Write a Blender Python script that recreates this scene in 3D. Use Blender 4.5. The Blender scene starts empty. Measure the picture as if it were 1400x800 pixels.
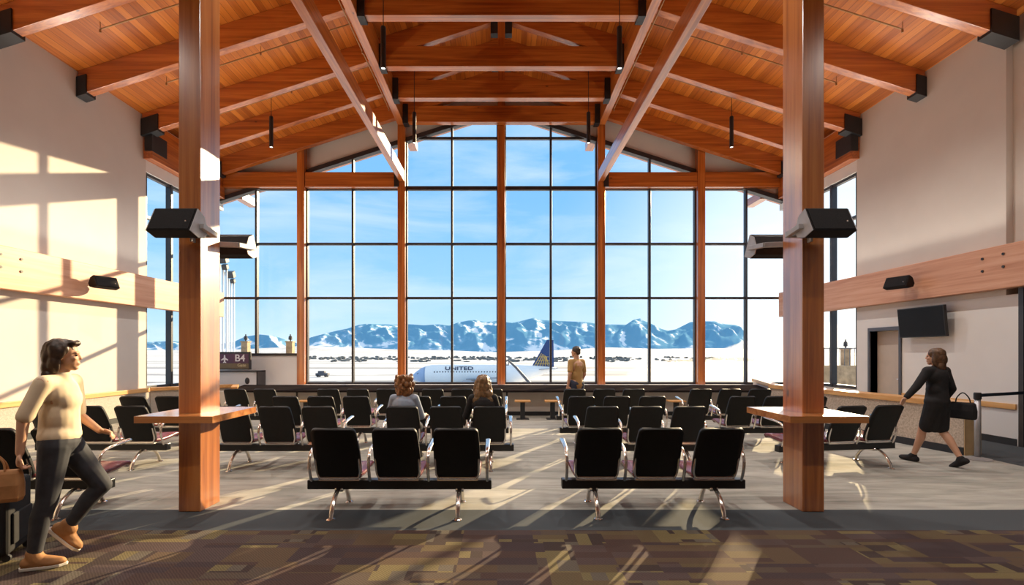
import bpy, bmesh, math, random
from mathutils import Vector, Matrix, noise as mnoise
random.seed(7)
S = bpy.context.scene
COL = S.collection
F = 661.0; VX = 685.5; VY = 482.0; CZ = 1.6
R = math.radians
def PX(px, py, d):
    return Vector(((px-VX)*d/F, d, CZ+(VY-py)*d/F))

# ------------------------------------------------------------------ materials
def newmat(name):
    m = bpy.data.materials.new(name); m.use_nodes = True
    nt = m.node_tree; nt.nodes.clear()
    out = nt.nodes.new('ShaderNodeOutputMaterial')
    b = nt.nodes.new('ShaderNodeBsdfPrincipled')
    nt.links.new(b.outputs[0], out.inputs[0])
    return m, nt, b, out
def nd(nt, typ, **kw):
    n = nt.nodes.new(typ)
    for k, v in kw.items(): setattr(n, k, v)
    return n
def ramp(nt, stops, fac=None, interp='LINEAR'):
    r = nt.nodes.new('ShaderNodeValToRGB'); cr = r.color_ramp; cr.interpolation = interp
    while len(cr.elements) < len(stops): cr.elements.new(0.5)
    for e, (p, c) in zip(cr.elements, stops):
        e.position = p; e.color = (c[0], c[1], c[2], 1)
    if fac is not None: nt.links.new(fac, r.inputs[0])
    return r
def objcoord(nt, scale, kind='Object', rot=(0,0,0)):
    tc = nt.nodes.new('ShaderNodeTexCoord'); mp = nt.nodes.new('ShaderNodeMapping')
    mp.inputs['Scale'].default_value = scale; mp.inputs['Rotation'].default_value = rot
    nt.links.new(tc.outputs[kind], mp.inputs[0]); return mp.outputs[0]
def noise_(nt, vec, scale, detail=4, rough=.55, dist=0):
    n = nt.nodes.new('ShaderNodeTexNoise'); n.inputs['Scale'].default_value = scale
    n.inputs['Detail'].default_value = detail; n.inputs['Roughness'].default_value = rough
    n.inputs['Distortion'].default_value = dist
    nt.links.new(vec, n.inputs['Vector']); return n.outputs[0]
def mixc(nt, fac, a, b, mode='MIX'):
    n = nt.nodes.new('ShaderNodeMix'); n.data_type = 'RGBA'; n.blend_type = mode
    for sock, v in ((n.inputs[0], fac), (n.inputs[6], a), (n.inputs[7], b)):
        if hasattr(v, 'is_linked') or isinstance(v, bpy.types.NodeSocket): nt.links.new(v, sock)
        elif isinstance(v, (int, float)): sock.default_value = v
        else: sock.default_value = (v[0], v[1], v[2], 1)
    return n.outputs[2]
def math_(nt, op, a, b=None, c=None):
    n = nt.nodes.new('ShaderNodeMath'); n.operation = op
    for i, v in enumerate((a, b, c)):
        if v is None: continue
        if isinstance(v, bpy.types.NodeSocket): nt.links.new(v, n.inputs[i])
        else: n.inputs[i].default_value = v
    return n.outputs[0]
def bump(nt, b, h, strength=.2, dist=.01):
    n = nt.nodes.new('ShaderNodeBump'); n.inputs['Strength'].default_value = strength
    n.inputs['Distance'].default_value = dist
    nt.links.new(h, n.inputs['Height']); nt.links.new(n.outputs[0], b.inputs['Normal'])
def plain(name, col, rough=.5, metal=0, var=.12, scale=6, spec=.5, coat=0):
    m, nt, b, o = newmat(name)
    v = objcoord(nt, (1,1,1))
    n = noise_(nt, v, scale, 3)
    lo = [c*(1-var) for c in col]; hi = [min(1, c*(1+var)) for c in col]
    r = ramp(nt, [(.3, lo), (.7, hi)], n)
    nt.links.new(r.outputs[0], b.inputs['Base Color'])
    b.inputs['Roughness'].default_value = rough; b.inputs['Metallic'].default_value = metal
    b.inputs['Specular IOR Level'].default_value = spec
    b.inputs['Coat Weight'].default_value = coat
    return m
def wood(name, axis, dark, mid, light, rough=.38, k=14, coat=.0, cior=1.8):
    m, nt, b, o = newmat(name)
    sc = [k, k, k]; sc['xyz'.index(axis)] = .55
    v = objcoord(nt, sc)
    n1 = noise_(nt, v, 1.0, 6, .6, .6)
    sc2 = [5.5, 5.5, 5.5]; sc2['xyz'.index(axis)] = .25
    n2 = noise_(nt, objcoord(nt, sc2), 1.0, 2)
    a = math_(nt, 'ADD', math_(nt, 'MULTIPLY', n1, .65), math_(nt, 'MULTIPLY', n2, .35))
    r = ramp(nt, [(.36, dark), (.5, mid), (.64, light)], a)
    vor = nd(nt, 'ShaderNodeTexVoronoi'); sk = [2.3, 2.3, 2.3]; sk['xyz'.index(axis)] = 1.1
    nt.links.new(objcoord(nt, sk), vor.inputs['Vector']); vor.inputs['Scale'].default_value = 1
    kn = ramp(nt, [(.035, (.35,.35,.35)), (.06, (1,1,1))], vor.outputs['Distance'])
    c = mixc(nt, 1.0, r.outputs[0], kn.outputs[0], 'MULTIPLY')
    nt.links.new(c, b.inputs['Base Color'])
    b.inputs['Roughness'].default_value = rough; b.inputs['Coat Weight'].default_value = coat
    b.inputs['Coat IOR'].default_value = cior; b.inputs['Coat Roughness'].default_value = .22
    bump(nt, b, n1, .05, .003)
    return m
WD, WM, WL = (.26,.054,.007), (.46,.118,.015), (.61,.185,.032)
M = {}
M['wood_x'] = wood('glulam across', 'x', WD, WM, WL, coat=.8)
M['wood_y'] = wood('glulam lengthwise', 'y', WD, WM, WL, coat=.8)
M['wood_z'] = wood('glulam upright', 'z', WD, WM, WL, rough=.3, coat=1)
M['wood_pale_y'] = wood('pale beam wood', 'y', (.50,.225,.12), (.62,.32,.19), (.70,.40,.26), rough=.45)
M['wood_col'] = wood('column glulam', 'z', (.27,.070,.010), (.46,.140,.021), (.58,.205,.042), rough=.3, coat=1, cior=2.2)
M['wood_shelf'] = wood('shelf wood', 'x', (.34,.12,.035), (.50,.20,.06), (.60,.28,.1), rough=.22, coat=.5)
M['wood_cap_y'] = wood('cap wood', 'y', (.55,.27,.08), (.68,.36,.13), (.75,.45,.18), rough=.35)
M['wood_cap_x'] = wood('cap wood across', 'x', (.55,.27,.08), (.68,.36,.13), (.75,.45,.18), rough=.35)
M['paint'] = plain('wall paint', (.64,.59,.54), .85, var=.03, scale=1.2)
M['paint_white'] = plain('pale wall paint', (.76,.745,.72), .8, var=.03, scale=1.2)
M['steel_black'] = plain('black steel', (.016,.016,.018), .45, var=.2)
M['frame_dark'] = plain('dark bronze frame', (.035,.030,.032), .4, var=.15)
M['frame_light'] = plain('frame grey', (.19,.20,.22), .45, var=.1)
M['chrome'] = plain('polished aluminium', (.82,.78,.74), .2, 1.0, var=.05)
M['shell'] = plain('black seat shell', (.0055,.005,.005), .5, var=.25, scale=20, spec=.3)
M['beam_black'] = plain('black bench beam', (.01,.01,.011), .35, var=.2)
M['seat'] = plain('dark red seat leather', (.17,.045,.05), .22, var=.25, scale=14)
M['counter_dark'] = plain('dark counter laminate', (.022,.018,.018), .7, var=.25, scale=3, spec=0)
M['base_black'] = plain('black rubber base', (.02,.022,.026), .6, var=.15)
M['spk'] = plain('black speaker cabinet', (.016,.014,.015), .65, var=.2, scale=30, spec=.15)
M['spk_end'] = plain('grey speaker end', (.42,.41,.42), .45, var=.1, scale=12)
M['screen'] = plain('black screen', (.006,.006,.007), .55, var=.1, spec=.2)
M['door_grey'] = plain('door frame grey blue', (.085,.09,.11), .5, var=.1)
M['door_leaf'] = plain('beige door leaf', (.55,.47,.40), .6, var=.06, scale=3)
M['post_grey'] = plain('brushed post', (.42,.41,.42), .42, .6, var=.08)
M['belt'] = plain('navy belt', (.02,.035,.06), .7, var=.1)
M['panel_tan'] = plain('tan end panel', (.52,.36,.19), .5, var=.15, scale=4)
M['brick_dark'] = plain('dark brick', (.05,.03,.025), .8, var=.4, scale=25)
M['stone'] = plain('tan stone', (.50,.36,.22), .85, var=.3, scale=5)
M['roof_metal'] = plain('roof edge metal', (.22,.25,.28), .5, var=.1)
M['lampglow'] = None
def carpet_speckle(name, a, b_, sc):
    m, nt, b, o = newmat(name)
    n = noise_(nt, objcoord(nt, (1,1,1)), sc, 5, .7)
    r = ramp(nt, [(.35, a), (.65, b_)], n); nt.links.new(r.outputs[0], b.inputs['Base Color'])
    b.inputs['Roughness'].default_value = .9; bump(nt, b, n, .3, .01); return m
M['speckle'] = carpet_speckle('speckled beige panel', (.40,.32,.24), (.68,.57,.46), 38)
M['wainscot'] = carpet_speckle('grey woven wall panel', (.38,.34,.29), (.58,.52,.45), 60)
# floor carpets
def carpet_beige():
    m, nt, b, o = newmat('beige streaked carpet')
    n1 = noise_(nt, objcoord(nt, (.55, 3.2, 1)), 1.3, 6, .65, .8)
    n2 = noise_(nt, objcoord(nt, (1,1,1)), 240, 2)
    n3 = noise_(nt, objcoord(nt, (.9, 5, 1), rot=(0,0,.5)), 1.1, 4, .6)
    r = ramp(nt, [(.25, (.21,.195,.16)), (.40, (.34,.335,.29)), (.55, (.45,.43,.375)), (.7, (.51,.495,.435))], n1)
    r3 = ramp(nt, [(.35, (.80,.80,.82)), (.6, (1,1,1))], n3)
    c = mixc(nt, 1.0, r.outputs[0], r3.outputs[0], 'MULTIPLY')
    r2 = ramp(nt, [(.3, (.72,.72,.72)), (.7, (1.15,1.15,1.15))], n2)
    c = mixc(nt, .7, c, r2.outputs[0], 'MULTIPLY')
    nt.links.new(c, b.inputs['Base Color']); b.inputs['Roughness'].default_value = .95
    b.inputs['Specular IOR Level'].default_value = .15
    bump(nt, b, n2, .35, .004); return m
def carpet_band():
    m, nt, b, o = newmat('charcoal border carpet')
    n2 = noise_(nt, objcoord(nt, (1,1,1)), 260, 2)
    r = ramp(nt, [(.3, (.05,.057,.063)), (.7, (.095,.103,.11))], n2)
    nt.links.new(r.outputs[0], b.inputs['Base Color']); b.inputs['Roughness'].default_value = .95
    b.inputs['Specular IOR Level'].default_value = .15
    bump(nt, b, n2, .35, .004); return m
def carpet_tile():
    m, nt, b, o = newmat('patterned brown carpet tiles')
    v = objcoord(nt, (1,1,1))
    def cells(sx, sy, ox):
        mp = nd(nt, 'ShaderNodeMapping'); mp.inputs['Scale'].default_value = (sx, sy, 0); mp.inputs['Location'].default_value = (ox, ox*.7, 0)
        nt.links.new(v, mp.inputs[0])
        fl = nd(nt, 'ShaderNodeVectorMath', operation='FLOOR'); nt.links.new(mp.outputs[0], fl.inputs[0])
        w = nd(nt, 'ShaderNodeTexWhiteNoise'); w.noise_dimensions = '3D'; nt.links.new(fl.outputs[0], w.inputs['Vector'])
        return w.outputs['Value'], w.outputs['Color']
    a, ac = cells(2.0, 2.4, .3); c2, cc = cells(3.3, 8.0, 4.1); d, dc = cells(9.0, 5.5, 2.2); e, ec = cells(1.1, 11.0, 7.7)
    pal = [(0, (.080,.050,.042)), (.2, (.112,.075,.048)), (.36, (.066,.046,.046)), (.5, (.125,.09,.05)), (.6, (.09,.062,.057)), (.78, (.17,.13,.062)), (.88, (.10,.074,.056))]
    r1 = ramp(nt, pal, a, 'CONSTANT'); r2 = ramp(nt, pal, c2, 'CONSTANT')
    r3 = ramp(nt, [(0,(.06,.042,.037)), (.5,(.165,.13,.065)), (.8,(.12,.10,.078))], d, 'CONSTANT')
    m1 = math_(nt, 'GREATER_THAN', e, .45)
    col = mixc(nt, m1, r1.outputs[0], r2.outputs[0])
    m2 = math_(nt, 'MULTIPLY', math_(nt, 'GREATER_THAN', c2, .62), math_(nt, 'GREATER_THAN', a, .5))
    col = mixc(nt, m2, col, r3.outputs[0])
    w = nd(nt, 'ShaderNodeTexWave'); w.bands_direction = 'DIAGONAL'; w.inputs['Scale'].default_value = 26; w.inputs['Distortion'].default_value = 3
    nt.links.new(v, w.inputs['Vector'])
    rw = ramp(nt, [(.2, (.70,.70,.70)), (.8, (1.2,1.2,1.2))], w.outputs[0])
    col = mixc(nt, .6, col, rw.outputs[0], 'MULTIPLY')
    n2 = noise_(nt, v, 220, 2)
    r4 = ramp(nt, [(.3, (.7,.7,.7)), (.7, (1.2,1.2,1.2))], n2)
    col = mixc(nt, .7, col, r4.outputs[0], 'MULTIPLY')
    nt.links.new(col, b.inputs['Base Color']); b.inputs['Roughness'].default_value = .95
    b.inputs['Specular IOR Level'].default_value = .15
    bump(nt, b, n2, .35, .004); return m
M['carpet_beige'] = carpet_beige(); M['carpet_band'] = carpet_band(); M['carpet_tile'] = carpet_tile()
def planks():
    m, nt, b, o = newmat('ceiling planks')
    tc = nd(nt, 'ShaderNodeTexCoord'); sx = nd(nt, 'ShaderNodeSeparateXYZ'); nt.links.new(tc.outputs['Object'], sx.inputs[0])
    u = math_(nt, 'MULTIPLY', sx.outputs[0], 1/.135)
    idx = math_(nt, 'FLOOR', u); fr = math_(nt, 'FRACT', u)
    w = nd(nt, 'ShaderNodeTexWhiteNoise'); w.noise_dimensions = '1D'; nt.links.new(idx, w.inputs['W'])
    cmb = nd(nt, 'ShaderNodeCombineXYZ')
    nt.links.new(math_(nt, 'MULTIPLY', sx.outputs[0], 16), cmb.inputs[0])
    nt.links.new(math_(nt, 'ADD', math_(nt, 'MULTIPLY', sx.outputs[1], .6), math_(nt, 'MULTIPLY', w.outputs[0], 40)), cmb.inputs[1])
    n1 = noise_(nt, cmb.outputs[0], 1, 5, .6, .5)
    a = math_(nt, 'ADD', math_(nt, 'MULTIPLY', n1, .6), math_(nt, 'MULTIPLY', w.outputs[0], .4))
    r = ramp(nt, [(.25, (.32,.074,.007)), (.48, (.52,.145,.016)), (.7, (.66,.215,.030))], a)
    gap = math_(nt, 'GREATER_THAN', fr, .955)
    c = mixc(nt, gap, r.outputs[0], (.12,.035,.01))
    nt.links.new(c, b.inputs['Base Color']); b.inputs['Roughness'].default_value = .42
    return m
M['planks'] = planks()
def glassmat():
    m, nt, b, o = newmat('clear window glass'); nt.nodes.remove(b)
    t = nd(nt, 'ShaderNodeBsdfTransparent'); t.inputs[0].default_value = (.96,.98,.985,1)
    g = nd(nt, 'ShaderNodeBsdfGlossy'); g.inputs['Roughness'].default_value = .02
    mx = nd(nt, 'ShaderNodeMixShader'); mx.inputs[0].default_value = .012
    nt.links.new(t.outputs[0], mx.inputs[1]); nt.links.new(g.outputs[0], mx.inputs[2]); nt.links.new(mx.outputs[0], o.inputs[0])
    return m
M['glass'] = glassmat()
def emitmat(name, col, st):
    m, nt, b, o = newmat(name)
    b.inputs['Base Color'].default_value = (*col, 1)
    b.inputs['Emission Color'].default_value = (*col, 1); b.inputs['Emission Strength'].default_value = st
    return m
M['lampglow'] = emitmat('lamp lens', (1,.9,.75), 6)

# ------------------------------------------------------------------ mesh helpers
class MB:
    def __init__(s): s.bm = bmesh.new(); s.mi = 0
    def _done(s, verts):
        fs = set()
        for v in verts: fs.update(v.link_faces)
        for f in fs: f.material_index = s.mi
    def box(s, x0, x1, y0, y1, z0, z1):
        vs = [s.bm.verts.new((x, y, z)) for x in (x0, x1) for y in (y0, y1) for z in (z0, z1)]
        for q in ((0,1,3,2),(4,6,7,5),(0,4,5,1),(2,3,7,6),(0,2,6,4),(1,5,7,3)):
            s.bm.faces.new([vs[i] for i in q])
        s._done(vs); return vs
    def obox(s, c, size, mat=None):
        vs = s.box(-size[0]/2, size[0]/2, -size[1]/2, size[1]/2, -size[2]/2, size[2]/2)
        t = Matrix.Translation(c) @ (mat.to_4x4() if mat is not None else Matrix.Identity(4))
        for v in vs: v.co = t @ v.co
        return vs
    def prism(s, pts, vec):
        vec = Vector(vec)
        a = [s.bm.verts.new(p) for p in pts]; b = [s.bm.verts.new(Vector(p)+vec) for p in pts]
        n = len(pts)
        s.bm.faces.new(a); s.bm.faces.new(list(reversed(b)))
        for i in range(n): s.bm.faces.new([a[(i+1)%n], a[i], b[i], b[(i+1)%n]])
        s._done(a+b)
    def loft(s, rings, cap=True, closed=True):
        rs = [[s.bm.verts.new(p) for p in r] for r in rings]
        for i in range(len(rs)-1):
            n = len(rs[i])
            for j in range(n if closed else n-1):
                k = (j+1) % n
                s.bm.faces.new([rs[i][j], rs[i][k], rs[i+1][k], rs[i+1][j]])
        if cap and closed:
            s.bm.faces.new(list(reversed(rs[0]))); s.bm.faces.new(rs[-1])
        s._done([v for r in rs for v in r])
    def tube(s, pts, r, seg=10, sx=1.0, sy=1.0, up=None):
        pts = [Vector(p) for p in pts]; n = len(pts)
        rr = r if isinstance(r, (list, tuple)) else [r]*n
        rings = []; pu = up
        for i, p in enumerate(pts):
            t = (pts[min(i+1, n-1)]-pts[max(i-1, 0)]).normalized()
            if pu is None:
                pu = Vector((0,0,1)) if abs(t.z) < .9 else Vector((1,0,0))
            a = pu - t*pu.dot(t)
            if a.length < 1e-4: a = t.orthogonal()
            a.normalize(); bb = t.cross(a); pu = a
            rings.append([p + a*(rr[i]*sx*math.cos(2*math.pi*k/seg)) + bb*(rr[i]*sy*math.sin(2*math.pi*k/seg)) for k in range(seg)])
        s.loft(rings)
    def lathe(s, prof, c, seg=20):
        s.loft([[(c[0]+r*math.cos(2*math.pi*k/seg), c[1]+r*math.sin(2*math.pi*k/seg), c[2]+z) for k in range(seg)] for r, z in prof])
    def ell(s, c, rad, rot=None, seg=16, rings=10):
        m = Matrix.Translation(c) @ (rot.to_4x4() if rot is not None else Matrix.Identity(4)) @ Matrix.Diagonal((*rad, 1))
        r = bmesh.ops.create_uvsphere(s.bm, u_segments=seg, v_segments=rings, radius=1, matrix=m)
        s._done(r['verts'])
    def build(s, name, mat, parent=None, smooth=False, bevel=0, seg=2):
        bmesh.ops.recalc_face_normals(s.bm, faces=s.bm.faces)
        me = bpy.data.meshes.new(name); s.bm.to_mesh(me); s.bm.free()
        for m in (mat if isinstance(mat, (list, tuple)) else [mat]): me.materials.append(m)
        if smooth:
            for p in me.polygons: p.use_smooth = True
        o = bpy.data.objects.new(name, me); COL.objects.link(o)
        if parent is not None: o.parent = parent
        if bevel:
            b = o.modifiers.new('bevel', 'BEVEL'); b.width = bevel; b.segments = seg; b.limit_method = 'ANGLE'; b.angle_limit = R(40)
        return o
def crv(pts, n=6):
    """Catmull-Rom smoothing of a list of points."""
    P = [Vector(p) for p in pts]; P = [P[0]*2-P[1]] + P + [P[-1]*2-P[-2]]; out = []
    for i in range(1, len(P)-2):
        for k in range(n):
            t = k/n; a, b, c, d = P[i-1], P[i], P[i+1], P[i+2]
            out.append(.5*((2*b)+(c-a)*t+(2*a-5*b+4*c-d)*t*t+(3*b-a-3*c+d)*t**3))
    out.append(P[-2]); return out
def tag(o, label=None, cat=None, group=None, kind=None):
    if label: o['label'] = label
    if cat: o['category'] = cat
    if group: o['group'] = group
    if kind: o['kind'] = kind
    return o
def empty(name, loc=(0,0,0), rz=0, label=None, cat=None, group=None, kind=None):
    o = bpy.data.objects.new(name, None); o.empty_display_size = .1; COL.objects.link(o)
    o.location = loc; o.rotation_euler = (0, 0, rz); return tag(o, label, cat, group, kind)
def copy_tree(o, parent=None):
    c = o.copy(); COL.objects.link(c); c.parent = parent
    for ch in list(o.children): copy_tree(ch, c)
    return c
ST = 'structure'

# ------------------------------------------------------------------ room dimensions
WX = 8.8            # inner face of side walls
D_END = 11.97       # where the side walls turn into side windows
D_WIN = 15.15       # glazing plane
D_POST = 15.05      # front of the wood posts
YB = -7.0           # room continues behind the camera
SL = .32
def zraft(x): return 9.75-SL*abs(x)
def zceil(x): return 10.25-SL*abs(x)
def zhead(x): return 9.207-SL*abs(x)

# floor: three carpet zones, one object
b = MB(); e = 10.9
def strip(y0, y1, x0, x1, mi):
    b.mi = mi; b.box(x0, x1, y0, y1, -.2, 0)
strip(4.92, 15.3, -9.2, 7.32, 0); strip(4.35, 4.92, -9.2, e, 1); strip(YB, 4.35, -9.2, e, 2)
strip(4.92, 15.3, 7.32, e, 1)
tag(b.build('floor', [M['carpet_beige'], M['carpet_band'], M['carpet_tile']]), 'carpeted hall floor, beige beyond a charcoal band and patterned brown in front', 'floor', kind=ST)

# ceiling (two plank slopes meeting at a ridge, eave beyond the glass)
b = MB()
for s in (-1, 1):
    X = 9.6
    b.prism([(0, YB, zceil(0)), (s*X, YB, zceil(X)), (s*X, YB, zceil(X)+.15), (0, YB, zceil(0)+.15)], (0, 16.4-YB, 0))
tag(b.build('ceiling', M['planks']), 'sloping ceiling of orange wood planks', 'ceiling', kind=ST)
# eave fascia outside
for s, w in ((-1, 'left'), (1, 'right')):
    b = MB(); X = 9.6
    b.prism([(0, 16.3, 10.25), (s*X, 16.3, zceil(X)), (s*X, 16.3, zceil(X)-.62), (0, 16.3, 9.63)], (0, .1, 0))
    tag(b.build('eave_trim', M['wood_x']), 'wooden eave board outside the glass, %s roof slope' % w, 'eave', kind=ST)
    for X, zt in ((2.95, 8.62), (8.35, 6.72)):
        b = MB(); b.box(s*X-.13, s*X+.13, 15.35, 16.28, zt-.24, zt)
        tag(b.build('eave_beam', M['wood_y']), 'stub of beam outside the glass under the %s eave, %s' % (w, 'high by the middle' if X < 5 else 'low at the corner'), 'beam', kind=ST)

# side walls
b = MB()
b.box(-WX-.3, -WX, YB, D_END, 0, zceil(WX)+.1)
tag(b.build('wall_left', M['paint']), 'pale wall on the left with sun patches', 'wall', kind=ST)
b = MB()
b.box(WX, WX+.3, 8.43, D_END, 2.6, zceil(WX)+.1)
b.box(WX+.12, WX+.42, YB, 8.43, 3.2, zceil(WX)+.1)
# lower wall with door opening, its brighter light put into a paler paint
dy0, dy1 = 10.68, 11.52
b.mi = 1
b.box(WX, WX+.3, 8.22, dy0, 0, 2.6); b.box(WX, WX+.3, dy1, D_END, 0, 2.6); b.box(WX, WX+.3, dy0, dy1, 2.12, 2.6)
b.box(WX, WX+.3, YB, 4.6, 0, 3.2)
tag(b.build('wall_right', [M['paint'], M['paint_white']]), 'pale wall on the right with door opening and screen', 'wall', kind=ST)
b = MB(); b.box(10.6, 10.8, 4.4, 8.5, 0, 3.3); b.box(WX+.3, 10.6, 4.4, 4.6, 0, 3.3); b.box(WX+.3, 10.6, 8.3, 8.5, 0, 3.3); b.box(WX+.12, 10.8, 4.4, 8.5, 3.2, 3.3)
tag(b.build('wall_passage', M['brick_dark']), 'dark brown wall inside the passage at the right edge', 'wall', kind=ST)
b = MB(); b.box(-9.1, 9.3, YB-.3, YB, 0, 11)
tag(b.build('wall_back', M['paint_white']), 'wall behind the viewer', 'wall', kind=ST)
# far gable wall above the window heads
b = MB()
for s in (-1, 1):
    b.prism([(0, 15.1, zhead(0)+.0), (s*9.1, 15.1, zhead(9.1)), (s*9.1, 15.1, zceil(9.1)+.05), (0, 15.1, zceil(0)+.05)], (0, .18, 0))
tag(b.build('wall_gable', M['paint']), 'pale strip of gable wall between window heads and rafters', 'wall', kind=ST)
# side strips above the side windows
for s, w in ((-1, 'left'), (1, 'right')):
    b = MB(); x0, x1 = sorted((s*WX, s*(WX+.2)))
    b.box(x0, x1, D_END, 15.3, 6.08, 7.5)
    tag(b.build('wall_corner_'+w, M['paint_white']), 'white strip above the %s corner window' % w, 'wall', kind=ST)
# door in the right wall
dr = empty('door_1', (WX, 0, 0), 0, 'beige door in a grey frame set in the right wall', 'door', kind=ST)
b = MB(); b.box(-.03, .2, dy0-.06, dy0+.0, 0, 2.18); b.box(-.03, .2, dy1, dy1+.06, 0, 2.18); b.box(-.03, .2, dy0, dy1, 2.10, 2.18)
b.build('door_frame', M['door_grey'], dr)
b = MB(); b.box(.16, .20, dy0, dy1, 0, 2.10); b.build('door_leaf', M['door_leaf'], dr)
b = MB(); b.tube([(.16, dy0+.08, 1.0), (.10, dy0+.08, 1.0), (.10, dy0+.2, 1.0)], .012); b.build('handle', M['chrome'], dr)

# knee wall below the glazing and the deep dark counter
b = MB(); b.box(-7.4, 7.45, 12.3, 12.42, 0, .61); b.box(-9, 9, 15.0, 15.25, 0, .60)
tag(b.build('wall_knee', M['paint']), 'low beige wall under the long window counter', 'wall', kind=ST)
b = MB(); b.box(-6.8, 6.9, 12.27, 12.30, 0, .10); tag(b.build('baseboard_far', M['base_black']), 'black baseboard under the window counter', 'baseboard', kind=ST)
for x in (-5.2, -2.1, .14, 3.2, 6.0):
    b = MB(); b.box(x-.02, x+.02, 12.285, 12.30, .1, .61); tag(b.build('trim_joint', M['frame_dark']), 'dark upright joint strip on the low wall', 'trim', group='joint strips on the low wall', kind=ST)
b = MB(); b.prism([(-6.78, 11.92, .615), (6.72, 11.92, .615), (7.5, 14.0, .615), (-7.45, 14.0, .615)], (0, 0, .05))
tag(b.build('window_counter', M['counter_dark'], bevel=.008), 'long dark counter running below the tall windows', 'counter')
b = MB(); b.box(-7.46, 7.5, 14.0, 15.04, .56, .612)
tag(b.build('trim_sill', M['paint_white']), 'pale window ledge behind the dark counter', 'sill', kind=ST)

# posts of the far wall
PXS = [(-6.18, 'second post left of the middle'), (-3.08, 'first post left of the middle'), (0, 'middle post under the ridge'), (3.08, 'first post right of the middle'), (6.16, 'second post right of the middle')]
for x, t in PXS:
    b = MB(); w = .115
    top = zraft(x)+.2
    b.box(x-w, x+w, D_POST-.18, D_POST+.05, .6, top)
    tag(b.build('window_post', M['wood_z'], bevel=.01), 'brown wood post in the far window wall, '+t, 'post', 'posts of the far window wall', ST)
for s, w in ((-1, 'left'), (1, 'right')):
    b = MB(); x0, x1 = sorted((s*3.2, s*6.05))
    b.box(x0, x1, D_POST-.16, D_POST+.05, 6.70, 7.16)
    x0, x1 = sorted((s*6.28, s*8.8)); b.box(x0, x1, D_POST-.16, D_POST+.05, 6.70, 7.16)
    tag(b.build('window_beam', M['wood_x'], bevel=.01), 'level wood beam across the far windows, %s side' % w, 'beam', kind=ST)

# windows: bays of the far wall
def window_bay(n, x0, x1, label):
    """frame with mullions (one mesh) and glass, between two posts; the head follows the roof."""
    yf0, yf1 = 15.10, 15.18
    zs = [.64, 3.30, 4.99, 6.73, 8.29]
    b = MB(); t = .032
    xm = (x0+x1)/2
    def head(x): return zhead(x)
    def vbar(x, w=t):
        b.prism([(x-w, yf0-.06, .62), (x+w, yf0-.06, .62), (x+w, yf0-.06, head(x)), (x-w, yf0-.06, head(x))], (0, .14, 0))
    vbar(x0+.02, .03); vbar(x1-.02, .03); vbar(xm)
    for z in zs:
        # clip the bar to where the head is above it
        xa, xb = x0, x1
        lim = (9.207-z)/SL
        xa, xb = max(xa, -lim), min(xb, lim)
        if xb-xa < .1: continue
        h = .035 if z != 6.73 else .06
        b.box(xa, xb, yf0-.03, yf1, z-h, z+h)
    # sloping head frame
    b.prism([(x0, yf0-.10, head(x0)-.12), (x1, yf0-.10, head(x1)-.12), (x1, yf0-.10, head(x1)+.02), (x0, yf0-.10, head(x0)+.02)], (0, .2, 0))
    o = tag(b.build('window_%d' % n, M['frame_dark'], bevel=.006), label, 'window', kind=ST)
    g = MB()
    g.prism([(x0, 15.14, .64), (x1, 15.14, .64), (x1, 15.14, head(x1)-.1), (x0, 15.14, head(x0)-.1)], (0, .012, 0))
    g.build('glass_pane', M['glass'], o)
    return o
xs = [-9.0, -6.18, -3.08, 0, 3.08, 6.16, 9.0]
nm = ['leftmost bay of the far window wall above the sign', 'second window bay from the left of the far wall', 'window bay just left of the middle post',
      'window bay just right of the middle post with the tail fin behind', 'second window bay from the right of the far wall', 'rightmost bay of the far window wall with the bright haze']
for i in range(6):
    window_bay(i+1, xs[i]+(.1 if i else 0), xs[i+1]-(.1 if i < 5 else 0), 'tall dark-framed '+nm[i])
# panel filling the bottom of the leftmost bay
b = MB(); b.box(-8.7, -6.3, 14.9, 15.02, .6, 1.54); b.mi = 1; b.box(-8.7, -6.3, 14.88, 15.04, 1.50, 1.575)
tag(b.build('wall_panel', [M['paint_white'], M['frame_dark']]), 'plain pale panel below the leftmost window panes', 'wall', kind=ST)
# side windows
for s, w, n in ((-1, 'left', 7), (1, 'right', 8)):
    b = MB()
    for y in (D_END+.03, 12.95, 13.98, 15.0):
        b.box(*sorted((s*(WX+.02), s*(WX+.17))), y-.04, y+.04, .68, 6.1)
    for z in (.72, 6.05, 4.99):
        b.box(*sorted((s*(WX+.04), s*(WX+.15))), D_END, 15.05, z-.04, z+.04)
    o = tag(b.build('window_%d' % n, M['frame_dark'], bevel=.006), 'narrow tall side window in the %s corner' % w, 'window', kind=ST)
    g = MB(); g.box(*sorted((s*(WX+.09), s*(WX+.10))), D_END, 15.05, .7, 6.05); g.build('glass_pane', M['glass'], o)
    b = MB(); b.box(*sorted((s*WX, s*(WX+.25))), D_END, 15.2, 0, .68)
    tag(b.build('wall_sill_'+w, M['paint']), 'low wall below the %s corner window' % w, 'wall', kind=ST)

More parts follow.
